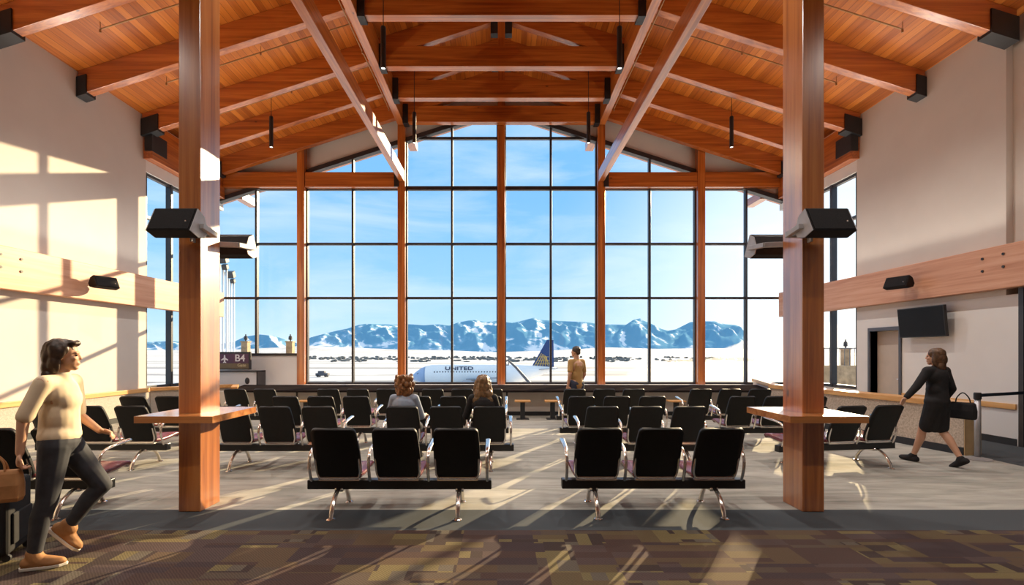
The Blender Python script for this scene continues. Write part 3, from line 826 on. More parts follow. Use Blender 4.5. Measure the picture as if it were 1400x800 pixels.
def foot(b, ankle, ydir, pitch=0, s=1.0, r=1.0):
    """ydir: yaw of the toes, pitch>0 toes down"""
    m = rotz(ydir) @ Matrix.Rotation(pitch, 3, 'Y'); a = Vector(ankle)
    def P(x, y, z): return a + m @ Vector((x*s, y*s, z*s))
    limb(b, [P(-.035, 0, -.045), P(.07, 0, -.050), P(.155, .0, -.060)], [.040*r, .042*r, .030*r])
    limb(b, [P(0, 0, 0), P(.03, 0, -.035)], [.042*r, .045*r])
    b.ell(P(.10, 0, -.058), (.085*r, .044*r, .026*r), m)
    return P, m

# --- woman walking at the left edge (local +x = walking direction)
wl = empty('person', (-3.37, 3.69, 0), R(24), 'woman in cream top and dark jeans walking at the left edge', 'person')
HIPR, HIPL = (0, -.085, .90), (.01, .085, .90)
KNR, ANR = (-.045, -.085, .50), (-.125, -.075, .095)
KNL, ANL = (.235, .085, .54), (.02, .09, .24)
SHR, SHL = (-.04, -.165, 1.375), (.03, .165, 1.375)
ELR, WRR = (-.135, -.205, 1.115), (-.15, -.215, .885)
ELL, WRL = (.05, .20, 1.10), (.20, .16, .965)
HC = (.03, 0, 1.575)
def f(b):
    limb(b, [(0,0,.94), (.0,0,1.10), (.0,0,1.30)], [.125, .105, .115]); b.ell((0,0,.93), (.115,.165,.12)); b.ell((.0,0,1.29), (.10,.165,.13))
    b.ell((.04, 0, 1.25), (.075,.13,.09))
    limb(b, [(0,0,1.38), (.012,0,1.50)], [.055, .05])
    limb(b, [SHR, SHL], [.058, .058])
    for h, k, a in ((HIPR, KNR, ANR), (HIPL, KNL, ANL)):
        c = Vector(k).lerp(Vector(a), .3); t = (Vector(a)-Vector(k)); 
        limb(b, [h, k], [.088, .058]); limb(b, [k, c+Vector((-.012,0,0)), a], [.055, .054, .034])
    for s_, e_, w_ in ((SHR, ELR, WRR), (SHL, ELL, WRL)): limb(b, [s_, e_], [.048, .037]); limb(b, [e_, w_], [.037, .025])
    head(b, HC, R(4))
    hand(b, WRR, (-.10, .0, -1), (.9, .35, 0), .75, 1, 1); hand(b, WRL, (.9, -.35, -.15), (-.1, -.6, -.8), .5, 1, -1)
    foot(b, ANR, R(-2)); foot(b, ANL, 0, R(48))
sculpt('body', f, SKIN, wl, .0065, 4)
Pm = rotz(R(4)); eyes(lambda x,y,z: Vector(HC)+Pm@Vector((x,y,z)), Pm, wl)
def f(b):
    limb(b, [(0,0,.96), (.0,0,1.10), (.0,0,1.30)], [.130, .122, .122]); b.ell((0,0,.97), (.130,.172,.10)); b.ell((.0,0,1.29), (.112,.168,.125)); b.ell((0,0,1.12), (.118,.152,.17))
    b.ell((.045, 0, 1.24), (.088,.14,.11)); limb(b, [(0,0,1.37), (.005,0,1.415)], [.075, .066])
    limb(b, [SHR, SHL], [.060, .060])
    for s_, e_ in ((SHR, ELR), (SHL, ELL)): limb(b, [s_, Vector(s_).lerp(Vector(e_), .9)], [.060, .056])
sculpt('knit_top', f, CREAM, wl, .008, 22)
def f(b):
    b.ell((0,0,.92), (.128,.178,.125)); limb(b, [(0,0,.90), (0,0,1.0)], [.12, .125])
    for h, k, a in ((HIPR, KNR, ANR), (HIPL, KNL, ANL)):
        c = Vector(k).lerp(Vector(a), .3); z = Vector(k).lerp(Vector(a), .93)
        limb(b, [h, k], [.100, .068]); limb(b, [k, c+Vector((-.014,0,0)), z], [.066, .064, .046])
sculpt('jeans', f, JEAN, wl, .008, 5)
for nm_, an, pt in (('near', ANR, 0), ('far', ANL, R(48))):
    def f(b):
        foot(b, an, R(-2) if pt == 0 else 0, pt, 1.0, 1.13)
        limb(b, [Vector(an)+Vector((0,0,.02)), Vector(an)+Vector((.01,0,-.02))], [.050, .052])
    sh = sculpt('shoe', f, TANSHOE, wl, .006, 3)
    b = MB(); m = rotz(0) @ Matrix.Rotation(pt, 3, 'Y'); a = Vector(an)
    out = [(-.085, .0), (-.07, .038), (0, .046), (.09, .052), (.16, .044), (.196, .012), (.196, -.012), (.16, -.044), (.09, -.052), (0, -.046), (-.07, -.038)]
    b.prism([a+m@Vector((x, y, -.093)) for x, y in out], m@Vector((0,0,.022))); b.build('sole', SOLE, sh, bevel=.004)
def f(b):
    c = Vector(HC)
    b.ell(c+Vector((-.030, 0, .045)), (.100,.090,.088)); b.ell(c+Vector((-.070, 0, -.005)), (.072,.085,.095))
    b.ell(c+Vector((-.075, 0, -.09)), (.062,.080,.085)); b.ell(c+Vector((-.08, -.02, -.15)), (.05,.07,.06))
    for sd in (-1, 1): b.ell(c+Vector((-.025, sd*.072, .02)), (.05,.022,.06)); b.ell(c+Vector((-.04, sd*.07, -.06)), (.045,.025,.07))
    b.ell(c+Vector((.045, 0, .095)), (.05,.06,.025))
sculpt('hair', f, HAIR_BR, wl, .007, 2, .012)
# her tan shoulder bag hanging by the hip and the black trolley bag behind
tb = empty('tote_bag', (-3.56, 3.39, .545), R(24), 'tan leather bag held in the hand of the woman at the left edge', 'bag')
b = MB(); b.loft([[(x*k, y*k2, z) for x, y in ((-.15,-.05),(.15,-.05),(.165,0),(.15,.05),(-.15,.05),(-.165,0))] for z, k, k2 in ((0,.94,.9),(.03,1,1.1),(.12,1,1.15),(.2,.95,.8),(.225,.92,.5))]); b.build('pouch', TANSHOE, tb, bevel=.012)
for yy in (-.025, .025):
    b = MB(); b.tube(crv([(-.07, yy, .21), (-.055, yy*.5, .28), (0, yy*.3, .335), (.055, yy*.5, .28), (.07, yy, .21)], 5), .007, 8); b.build('strap', TANSHOE, tb, smooth=True)
tc = empty('trolley_bag', (-3.95, 3.80, 0), R(24), 'black wheeled travel bag behind the walking woman', 'suitcase')
b = MB(); b.box(-.13, .13, -.19, .19, .05, .60); b.build('case', BLACKCL, tc, bevel=.03, seg=3)
b = MB(); b.box(.13, .15, -.15, .15, .12, .36); b.build('front_pocket', BLACKCL, tc, bevel=.01)
for sx in (-.11, .11):
    for sy in (-.16, .16):
        b = MB(); b.tube([(sx, sy-.012, .027), (sx, sy+.012, .027)], .027, 14); b.box(sx-.012, sx+.012, sy-.01, sy+.01, .03, .056); b.build('wheel', M['base_black'], tc)
b = MB(); b.tube(crv([(-.09,-.10,.58), (-.09,-.10,.92), (-.09,-.07,.95), (-.09,.07,.95), (-.09,.10,.92), (-.09,.10,.58)], 4), .009, 8); b.build('pull_handle', M['post_grey'], tc, smooth=True)

# --- woman in black walking away at the right
wr = empty('person', (6.20, 6.88, 0), R(108), 'woman in black walking away past the gate counter with a black bag', 'person')
HIPR, HIPL = (0, -.085, .88), (.0, .085, .88)
KNR, ANR = (-.02, -.075, .48), (-.24, -.07, .135)
KNL, ANL = (.14, .075, .485), (.26, .07, .09)
SHR, SHL = (.0, -.165, 1.335), (.02, .165, 1.335)
ELR, WRR = (-.05, -.23, 1.08), (.07, -.27, .90)
ELL, WRL = (.08, .29, 1.12), (.14, .43, .945)
HC = (.03, 0, 1.535)
HY = R(24)
def f(b):
    limb(b, [(0,0,.92), (.0,0,1.08), (.0,0,1.27)], [.12, .10, .11]); b.ell((0,0,.91), (.115,.16,.12)); b.ell((.0,0,1.26), (.10,.16,.13))
    limb(b, [(0,0,1.34), (.012,0,1.46)], [.052, .048]); limb(b, [SHR, SHL], [.055, .055])
    for h, k, a in ((HIPR, KNR, ANR), (HIPL, KNL, ANL)):
        c = Vector(k).lerp(Vector(a), .3); limb(b, [h, k], [.085, .054]); limb(b, [k, c+Vector((-.014,0,0)), a], [.052, .054, .031])
    for s_, e_, w_ in ((SHR, ELR, WRR), (SHL, ELL, WRL)): limb(b, [s_, e_], [.046, .036]); limb(b, [e_, w_], [.036, .024])
    head(b, HC, HY)
    hand(b, WRL, (.2, .55, -.8), (-.8, 0, -.2), .3, 1, 1); hand(b, WRR, (.5, 0, -.85), (.3, .8, 0), .9, 1, -1)
    foot(b, ANR, 0, R(30)); foot(b, ANL, 0, R(-3))
sculpt('body', f, SKIN2, wr, .0065, 4)
Pm = rotz(HY); eyes(lambda x,y,z: Vector(HC)+Pm@Vector((x,y,z)), Pm, wr)
def f(b):
    limb(b, [(0,0,.90), (.0,0,1.08), (.0,0,1.27)], [.145, .122, .128]); b.ell((0,0,.90), (.135,.185,.11)); b.ell((.0,0,1.26), (.118,.180,.135)); b.ell((0,0,1.07), (.118,.152,.13))
    limb(b, [SHR, SHL], [.070, .070]); limb(b, [(0,0,1.34), (.005,0,1.38)], [.072, .064])
    for s_, e_, w_ in ((SHR, ELR, WRR), (SHL, ELL, WRL)): limb(b, [s_, e_], [.064, .053]); limb(b, [e_, Vector(e_).lerp(Vector(w_), .86)], [.053, .041])
sculpt('jacket', f, BLACKCL, wr, .008, 15)
def f(b):
    b.ell((0,0,.88), (.13,.18,.13)); limb(b, [(.0,.06,.86), (.09,.06,.54)], [.115,.095]); limb(b, [(.0,-.06,.86), (-.01,-.06,.54)], [.115,.095]); limb(b, [(.0,0,.84), (.03,0,.55)], [.13,.10])
sculpt('skirt', f, BLACKCL, wr, .008, 6)
for an, pt in ((ANR, R(30)), (ANL, R(-3))):
    def f(b):
        P, m = foot(b, an, 0, pt, 1.0, 1.08); b.ell(P(-.04, 0, -.055), (.04,.042,.03), m)
    sculpt('shoe', f, BLACKCL, wr, .006, 2)
def f(b):
    c = Vector(HC); m = rotz(HY)
    b.ell(c+m@Vector((-.025, 0, .045)), (.104,.092,.088), m); b.ell(c+m@Vector((-.060, 0, -.03)), (.078,.090,.11), m); b.ell(c+m@Vector((-.06, 0, -.13)), (.066,.092,.09), m)
    for sd in (-1, 1): b.ell(c+m@Vector((-.02, sd*.076, -.03)), (.05,.024,.11), m)
    b.ell(c+m@Vector((-.055, 0, -.19)), (.055,.082,.05), m)
sculpt('hair', f, plain('chestnut hair', (.10,.05,.022), .45, var=.5, scale=30), wr, .007, 2, .010)
hb = empty('handbag', (6.53, 6.84, .66), R(108), 'black handbag hanging at the side of the woman in black', 'bag')
b = MB(); b.loft([[(x*k, y*k2, z) for x, y in ((-.14,-.05),(.14,-.05),(.155,0),(.14,.05),(-.14,.05),(-.155,0))] for z, k, k2 in ((0,.94,.9),(.03,1,1.1),(.12,1,1.15),(.21,.95,.8),(.235,.92,.5))]); b.build('pouch', BLACKCL, hb, bevel=.012)
b = MB(); b.tube(crv([(-.09, 0, .2), (-.07, .0, .30), (0, .0, .37), (.07, .0, .30), (.09, 0, .2)], 5), .008, 8); b.build('strap', BLACKCL, hb, smooth=True)

# --- seated women, facing the windows (local +x = facing)
def seated(loc, label, yaw, top, topname, hair, hairf, headyaw, reach):
    root = empty('person', loc, R(90)+yaw, label, 'person')
    hips = Vector((0, 0, .52)); HC = Vector((.02, 0, 1.165))
    SR, SL_ = Vector((-.02, -.15, .955)), Vector((-.02, .15, .955))
    ER, WR_ = Vector((.05, -.225, .70)), Vector((.24, -.19 if not reach else -.25, .70))
    EL, WL_ = Vector((.05, .235, .70)), Vector((.25, .12, .62))
    KR, KL = Vector((.44, -.10, .50)), Vector((.44, .10, .50)); AR, AL = Vector((.46, -.10, .10)), Vector((.52, .10, .10))
    def f(b):
        limb(b, [(0,0,.54), (-.03,0,.72), (-.03,0,.88)], [.13,.11,.115]); b.ell((0,0,.53), (.13,.17,.11)); b.ell((-.03,0,.88), (.105,.165,.13))
        limb(b, [(-.02,0,.97), (.0,0,1.09)], [.052,.047]); limb(b, [SR, SL_], [.055,.055])
        for h, k, a in (((0,-.09,.52), KR, AR), ((0,.09,.52), KL, AL)):
            limb(b, [h, k], [.085,.058]); limb(b, [k, Vector(k).lerp(a, .3), a], [.056,.055,.033])
        for s_, e_, w_ in ((SR, ER, WR_), (SL_, EL, WL_)): limb(b, [s_, e_], [.046,.036]); limb(b, [e_, w_], [.036,.024])
        head(b, HC, headyaw)
        hand(b, WR_, (1,.15,-.2), (0,.2,-1), .5, 1, 1); hand(b, WL_, (.9,-.4,-.2), (0,-.2,-1), .5, 1, -1)
        foot(b, AR, 0); foot(b, AL, 0)
    sculpt('body', f, SKIN2, root, .007, 4)
    Pm = rotz(headyaw); eyes(lambda x,y,z: HC+Pm@Vector((x,y,z)), Pm, root)
    def f(b):
        limb(b, [(0,0,.56), (-.03,0,.72), (-.03,0,.88)], [.142,.128,.13]); b.ell((0,0,.58), (.14,.18,.09)); b.ell((-.03,0,.87), (.115,.168,.135)); limb(b, [SR, SL_], [.062,.062]); limb(b, [(-.02,0,.97), (-.012,0,1.005)], [.07,.062])
        for s_, e_, w_ in ((SR, ER, WR_), (SL_, EL, WL_)):
            limb(b, [s_, e_], [.060,.053]); limb(b, [e_, e_.lerp(w_, .25 if reach else .9)], [.055,.046])
    sculpt(topname, f, top, root, .008, 5)
    def f(b):
        b.ell((0,0,.53), (.145,.185,.12))
        for h, k, a in (((0,-.09,.52), KR, AR), ((0,.09,.52), KL, AL)): limb(b, [h, k], [.098,.07]); limb(b, [k, Vector(k).lerp(a, .92)], [.067,.05])
    sculpt('trousers', f, JEAN, root, .009, 5)
    for an in (AR, AL):
        def f(b): foot(b, an, 0, 0, 1, 1.1)
        sculpt('shoe', f, BLACKCL, root, .007, 2)
    sculpt('hair', lambda b: hairf(b, HC), hair, root, .007, 2, .014)
    return root
def curls(b, c):
    rnd = random.Random(3)
    b.ell(c+Vector((-.035, 0, .03)), (.105,.105,.095))
    for k in range(60):
        a = rnd.uniform(0, 2*math.pi); zz = rnd.uniform(-.17, .10); rr = math.sqrt(max(.02, 1-((zz-.0)/.2)**2))*.112
        x = math.cos(a)*rr-.03; y = math.sin(a)*rr*1.05
        if x > .03 and zz < .05: continue
        b.ell(c+Vector((x, y, zz)), (.03,.03,.038), None, 8, 6)
    b.ell(c+Vector((-.05, 0, -.08)), (.075,.10,.10))
def longhair(b, c):
    b.ell(c+Vector((-.03, 0, .035)), (.105,.098,.092)); b.ell(c+Vector((-.06, 0, -.05)), (.075,.10,.12)); b.ell(c+Vector((-.075, 0, -.16)), (.058,.135,.11)); b.ell(c+Vector((-.09, .0, -.24)), (.042,.155,.09))
    for sd in (-1, 1): limb(b, [c+Vector((-.02, sd*.08, .02)), c+Vector((-.03, sd*.10, -.12)), c+Vector((-.06, sd*.12, -.26))], [.035,.035,.025])
seated((-1.36, 6.80, 0), 'seated woman with curly auburn hair in a grey blue sweatshirt', R(-3), GREYBLUE, 'sweatshirt', HAIR_AU, curls, R(-18), True)
seated((-.26, 6.84, 0), 'seated woman with long dark blond hair in a black jacket', R(4), BLACKCL, 'jacket', HAIR_BL, longhair, R(6), False)

# --- man standing at the counter, facing the windows
mn = empty('person', (1.64, 10.55, 0), R(122), 'man in an ochre t-shirt standing and looking out of the windows', 'person')
HC = Vector((.02, .01, 1.615))
SR, SL_ = Vector((0, -.165, 1.395)), Vector((.0, .165, 1.395)); ER, WR_ = Vector((-.02, -.205, 1.12)), Vector((.08, -.17, .90)); EL, WL_ = Vector((-.03, .215, 1.13)), Vector((.02, .225, .88))
def f(b):
    limb(b, [(0,0,.96), (0,0,1.14), (0,0,1.32)], [.125,.12,.13]); b.ell((0,0,.95), (.115,.165,.12)); b.ell((0,0,1.31), (.11,.185,.14))
    limb(b, [(0,0,1.40), (.01,0,1.53)], [.062,.058]); limb(b, [SR, SL_], [.062,.062])
    for sd in (-1, 1):
        h, k, a = Vector((0, sd*.09, .93)), Vector((.01, sd*.10, .50)), Vector((-.01, sd*.11, .095))
        limb(b, [h, k], [.09,.06]); limb(b, [k, k.lerp(a, .3)+Vector((-.015,0,0)), a], [.057,.058,.036]); foot(b, a, 0)
    for s_, e_, w_ in ((SR, ER, WR_), (SL_, EL, WL_)): limb(b, [s_, e_], [.052,.041]); limb(b, [e_, w_], [.041,.028])
    head(b, HC, R(28)); hand(b, WR_, (.1,.1,-1), (.5,.8,0), .4, 1.05, -1); hand(b, WL_, (.15,0,-1), (.4,-.9,0), .35, 1.05, 1)
sculpt('body', f, SKIN2, mn, .007, 4)
Pm = rotz(R(28)); eyes(lambda x,y,z: HC+Pm@Vector((x,y,z)), Pm, mn)
def f(b):
    limb(b, [(0,0,.90), (0,0,1.14), (0,0,1.32)], [.132,.125,.13]); b.ell((0,0,.90), (.128,.168,.08)); b.ell((0,0,1.31), (.115,.178,.13)); b.ell((0,0,1.1), (.118,.16,.2)); limb(b, [SR, SL_], [.064,.064]); limb(b, [(0,0,1.40), (0,0,1.43)], [.07,.064])
    for s_, e_ in ((SR, ER), (SL_, EL)): limb(b, [s_, s_.lerp(e_, .72)], [.065,.06])
sculpt('t_shirt', f, OCHRE, mn, .008, 15)
def f(b):
    b.ell((0,0,.92), (.128,.175,.12))
    for sd in (-1, 1):
        h, k, a = Vector((0, sd*.09, .92)), Vector((.01, sd*.10, .50)), Vector((-.01, sd*.11, .095)); limb(b, [h, k], [.102,.075]); limb(b, [k, k.lerp(a, .93)], [.073,.06])
sculpt('trousers', f, DKBLUE, mn, .009, 5)
for sd in (-1, 1):
    def f(b): foot(b, (-.01, sd*.11, .095), 0, 0, 1.05, 1.12)
    sculpt('shoe', f, BLACKCL, mn, .007, 2)
def f(b):
    m = rotz(R(28)); b.ell(HC+m@Vector((-.018, 0, .045)), (.098,.084,.082), m); b.ell(HC+m@Vector((-.06, 0, -.01)), (.05,.072,.06), m)
    for sd in (-1, 1): b.ell(HC+m@Vector((-.02, sd*.070, .02)), (.045,.016,.04), m)
sculpt('hair', f, HAIR_DK, mn, .007, 2, .006)
# ------------------------------------------------------------------ outside: snow plain, trees, mountains, airplane
GZ = -6.0
def snowmat():
    m, nt, b, o = newmat('packed snow')
    tc = nd(nt, 'ShaderNodeTexCoord'); sx = nd(nt, 'ShaderNodeSeparateXYZ'); nt.links.new(tc.outputs['Object'], sx.inputs[0])
    n0 = noise_(nt, objcoord(nt, (.004, .02, 1)), 1, 5, .6, .6)
    r = ramp(nt, [(.36, (.36,.35,.34)), (.46, (.62,.61,.60)), (.6, (.80,.795,.79))], n0)
    c = r.outputs[0]
    wob = math_(nt, 'MULTIPLY', math_(nt, 'SUBTRACT', noise_(nt, objcoord(nt, (.012,.012,1)), 1, 3), .5), 14)
    yy = math_(nt, 'ADD', sx.outputs[1], wob)
    for y0, y1, col in ((117, 130, (.15,.14,.14)), (228, 245, (.17,.165,.165)), (160, 167, (.22,.21,.21)), (330, 345, (.25,.24,.24))):
        k = math_(nt, 'MULTIPLY', math_(nt, 'GREATER_THAN', yy, y0), math_(nt, 'LESS_THAN', yy, y1))
        br = math_(nt, 'GREATER_THAN', noise_(nt, objcoord(nt, (.02,.05,1)), 1, 3), .42)
        c = mixc(nt, math_(nt, 'MULTIPLY', math_(nt, 'MULTIPLY', k, br), .8), c, col)
    nt.links.new(c, b.inputs['Base Color']); b.inputs['Roughness'].default_value = .8
    return m
M['snow'] = snowmat()
b = MB(); b.box(-3000, 3000, 18, 2600, GZ-1, GZ)
tag(b.build('ground', M['snow']), 'snowy airfield beyond the windows', 'ground', kind=ST)
b = MB(); b.box(-60, 60, -20, 18, GZ-1, GZ); tag(b.build('ground_apron', M['snow']), 'snowy apron next to the building', 'ground', kind=ST)
# rolling foothills
def interp(tab, x):
    if x <= tab[0][0]: return tab[0][1]
    for (a, ya), (c, yc) in zip(tab[:-1], tab[1:]):
        if x <= c:
            t = (x-a)/(c-a); return ya+(yc-ya)*t
    return tab[-1][1]
RIDGE = [(150,470),(230,466),(300,470),(320,467),(335,460),(355,457),(375,459),(395,465),(408,470),(425,461),(440,457),(460,452),(475,449),(490,444),(500,442.5),(520,443),(545,443.5),(560,443),(580,444.5),(600,443),(615,445),(625,441),(640,438),(650,437),(665,440),(680,438),(690,440),(700,441),(715,438),(730,434),(740,437),(755,438),(775,439),(800,440),(822,443),(845,443.5),(856,443.7),(866,437),(875,435),(882,439),(893,443.5),(903,449),(913,452),(924,450),(934,445),(944,440),(960,439),(978,439),(991,443),(1005,444),(1013,446.5),(1023,462),(1034,478),(1080,482),(1150,483)]
FOOT = [(150,478),(300,478),(430,472),(480,474),(540,477),(600,478),(680,481),(760,478),(830,474),(900,476),(1000,475),(1040,479),(1150,482)]
def ridgez(px, d): return CZ+(VY-interp(RIDGE, px))*d/F
def footz(px, d): return CZ+(VY-interp(FOOT, px))*d/F
def mountains():
    bm = bmesh.new(); D0, D1, D2 = 3000.0, 4300.0, 5200.0
    NX, NY = 520, 56; grid = []
    for j in range(NY+1):
        t = j/NY; row = []
        for i in range(NX+1):
            px = 150+ (1150-150)*i/NX
            ang = (px-VX)/F
            rz = ridgez(px, D1); fz = footz(px, D0)-14
            if t <= .8:
                u = t/.8; d = D0+(D1-D0)*u
                n = mnoise.fractal(Vector((ang*26, u*2.2+3, .3)), .9, 2.1, 5)
                rid = 1-abs(mnoise.noise(Vector((ang*24+u*1.8, u*2.6, 5.1))))*2
                prof = u**.85
                z = fz+(rz-fz)*prof + math.sin(u*math.pi)*(n*42+rid*46)*min(1, (rz-fz)/160)
                z = min(z, CZ+(rz-CZ)*d/D1-2) if u < 1 else z
            else:
                u = (t-.8)/.2; d = D1+(D2-D1)*u; z = rz*(1-u)+GZ*u
            row.append(bm.verts.new((ang*d, d, z)))
        grid.append(row)
    for j in range(NY):
        for i in range(NX): bm.faces.new([grid[j][i], grid[j][i+1], grid[j+1][i+1], grid[j+1][i]])
    me = bpy.data.meshes.new('mountains'); bm.to_mesh(me); bm.free()
    for p in me.polygons: p.use_smooth = True
    m, nt, b, o = newmat('haze-blue wooded mountain with snow')
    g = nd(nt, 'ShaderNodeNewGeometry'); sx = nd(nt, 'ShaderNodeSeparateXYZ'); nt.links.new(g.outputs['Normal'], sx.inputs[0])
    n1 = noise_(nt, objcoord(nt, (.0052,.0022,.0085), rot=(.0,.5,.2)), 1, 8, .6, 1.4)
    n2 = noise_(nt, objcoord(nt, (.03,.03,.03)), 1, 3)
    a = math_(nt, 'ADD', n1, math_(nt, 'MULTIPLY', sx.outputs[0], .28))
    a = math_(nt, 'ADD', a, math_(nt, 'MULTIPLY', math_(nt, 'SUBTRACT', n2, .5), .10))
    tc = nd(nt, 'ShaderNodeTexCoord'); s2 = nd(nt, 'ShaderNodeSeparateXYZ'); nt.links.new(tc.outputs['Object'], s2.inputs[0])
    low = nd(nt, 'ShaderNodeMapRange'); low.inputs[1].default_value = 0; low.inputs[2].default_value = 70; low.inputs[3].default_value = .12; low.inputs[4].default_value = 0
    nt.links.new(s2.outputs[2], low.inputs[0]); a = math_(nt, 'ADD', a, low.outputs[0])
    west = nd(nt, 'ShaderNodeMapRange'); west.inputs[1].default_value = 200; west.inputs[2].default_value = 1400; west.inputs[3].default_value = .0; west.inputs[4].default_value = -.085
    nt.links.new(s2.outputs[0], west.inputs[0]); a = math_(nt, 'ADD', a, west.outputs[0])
    r = ramp(nt, [(.48, (.17,.38,.53)), (.58, (.24,.47,.62)), (.615, (.82,.87,.9)), (.74, (.95,.95,.95))], a)  # distance haze painted in as the blue of the slopes
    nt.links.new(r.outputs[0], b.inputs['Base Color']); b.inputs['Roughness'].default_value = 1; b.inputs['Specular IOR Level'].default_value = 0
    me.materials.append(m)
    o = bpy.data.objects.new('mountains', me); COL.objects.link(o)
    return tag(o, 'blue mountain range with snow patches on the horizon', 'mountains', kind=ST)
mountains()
def foothills():
    bm = bmesh.new(); grid = []; NX, NY = 240, 14
    for j in range(NY+1):
        t = j/NY; row = []
        for i in range(NX+1):
            px = 40+1330*i/NX; ang = (px-VX)/F; d = 1500+1600*t
            z = GZ+(footz(px, 3000)-2-GZ)*t**1.3 + mnoise.noise(Vector((ang*14, t*3, 1)))*7*math.sin(t*math.pi)
            row.append(bm.verts.new((ang*d, d, z-.3)))
        grid.append(row)
    for j in range(NY):
        for i in range(NX): bm.faces.new([grid[j][i], grid[j][i+1], grid[j+1][i+1], grid[j+1][i]])
    me = bpy.data.meshes.new('hills'); bm.to_mesh(me); bm.free()
    for p in me.polygons: p.use_smooth = True
    me.materials.append(M['snow']); o = bpy.data.objects.new('foothills', me); COL.objects.link(o)
    tag(o, 'snow covered foothills below the mountains', 'hills', kind=ST)
foothills()
# distant tree line
rnd = random.Random(11)
b = MB()
for k in range(1300):
    px = rnd.uniform(330, 1030); d = rnd.choice((400, 470, 520, 560, 600, 680))+rnd.uniform(-25, 25)
    if mnoise.noise(Vector((px*.022, d*.012, 2))) < -.02: continue
    h = rnd.uniform(.6, 2.6)*(d/520); x = (px-VX)*d/F; w = rnd.uniform(1.0, 3.8)
    b.ell((x, d, GZ+h*.42), (w, 1.2, h*.5), None, 6, 4)
tag(b.build('tree_line', plain('bare dark trees', (.16,.165,.16), .95, var=.5, scale=.4)), 'dark band of distant trees across the snow plain', 'trees', kind='stuff')

# airplane, broadside, nose to the left
AD = 110.0; AK = AD/F
M['plane_white'] = plain('white aircraft skin', (.93,.92,.90), .4, var=.02, scale=.6)
M['plane_blue'] = plain('blue aircraft paint', (.012,.045,.17), .35, var=.05, scale=.5)
M['plane_grey'] = plain('grey aircraft belly', (.36,.38,.42), .4, var=.06, scale=.6)
M['plane_gold'] = plain('gold tail lines', (.62,.42,.12), .4, var=.1)
M['plane_dark'] = plain('dark cockpit glass', (.01,.012,.02), .15)
M['ink'] = plain('dark blue lettering', (.02,.03,.08), .5)
zc = CZ+(VY-512)*AK; xn = (562-VX)*AK; rf = 2.3
ap = empty('airplane', (xn, AD, GZ), 0, 'white airliner with blue tail fin parked outside, nose to the left', 'airplane')
az = zc-GZ
b = MB(); rings = []; LEN = 33.0
prof = [(0,.02,-.75),(.25,.42,-.68),(.7,.78,-.58),(1.4,1.22,-.42),(2.3,1.65,-.24),(3.4,2.0,-.10),(4.8,2.22,-.02),(6.5,rf,0),(22,rf,0),(25,2.0,.22),(28,1.45,.6),(31,.75,1.05),(33,.25,1.3)]
for x, r, dz in prof: rings.append([(x, r*.98*math.cos(2*math.pi*k/28), az+dz+r*math.sin(2*math.pi*k/28)) for k in range(28)])
b.loft(rings); b.build('fuselage', M['plane_white'], ap, smooth=True)
b = MB()
b.tube([(1.55, -1.12, az+.05), (2.0, -1.30, az+.15), (2.75, -1.62, az+.18)], [.20,.26,.22], 8, sy=.4)
b.build('cockpit_window', M['plane_dark'], ap)
b = MB()
rings = []
for x, r, dz in prof[:6]: rings.append([(x-.01, r*1.005*math.cos(2*math.pi*k/28), az+dz+r*1.005*math.sin(2*math.pi*k/28)) for k in range(28)])
b.loft(rings); q = b.build('nose_paint', plain('pale blue nose paint', (.34,.46,.66), .4, var=.08, scale=.6), ap, smooth=True); q['label'] = 'pale blue nose'
for k in range(26):
    if 26: 
        x = 5.6+k*.62; b = MB(); a = math.asin(.62/rf); b.box(x-.11, x+.11, -rf*.98*math.cos(a)-.02, -rf*.98*math.cos(a)+.05, az+.48, az+.80); b.build('cabin_window', M['plane_dark'], ap)
text('UNITED', 1.25, (11.1, -rf*.98*math.cos(math.asin(1.4/rf))-.10, az+1.42), (R(58),0,0), M['ink'], ap, bold=.02, sx=1.42, ext=.02)
b = MB(); z0 = az+.6
b.prism([(27.3, -.14, az+1.5), (32.5, -.14, az+1.7), (32.4, -.14, az+7.85), (30.9, -.14, az+7.85)], (0,.28,0)); b.build('tail_fin', M['plane_blue'], ap, bevel=.06)
# gold globe lines on the fin
for k in range(7):
    t = k/6; pts = []
    for q_ in range(9):
        u = q_/8; zz = az+1.9+u*2.9*(1-.35*t); xx = 28.0+.64*(u*2.6)+ t*(4.3-.75*(u*2.4))*.9*(1-.5*u*t)
        pts.append((xx, -.17, zz))
    b = MB(); b.tube(pts, .085, 6); b.build('tail_stripe', M['plane_gold'], ap)
for zz, xa, xb in ((2.4, 28.3, 32.1), (3.2, 28.8, 31.9), (4.0, 29.4, 31.3)):
    b = MB(); b.tube([(xa, -.18, az+zz), (xb, -.18, az+zz)], .07, 6); b.build('tail_stripe', M['plane_gold'], ap)
b = MB(); b.prism([(12.2, -1.2, az-1.2), (16.6, -1.2, az-1.2), (20.6, -14, az-.2), (19.2, -14, az-.2)], (0,0,.28)); b.build('wing', M['plane_grey'], ap)
b = MB(); b.prism([(12.2, 1.2, az-1.2), (16.6, 1.2, az-1.2), (20.6, 14, az-.2), (19.2, 14, az-.2)], (0,0,.28)); b.build('wing', M['plane_grey'], ap)
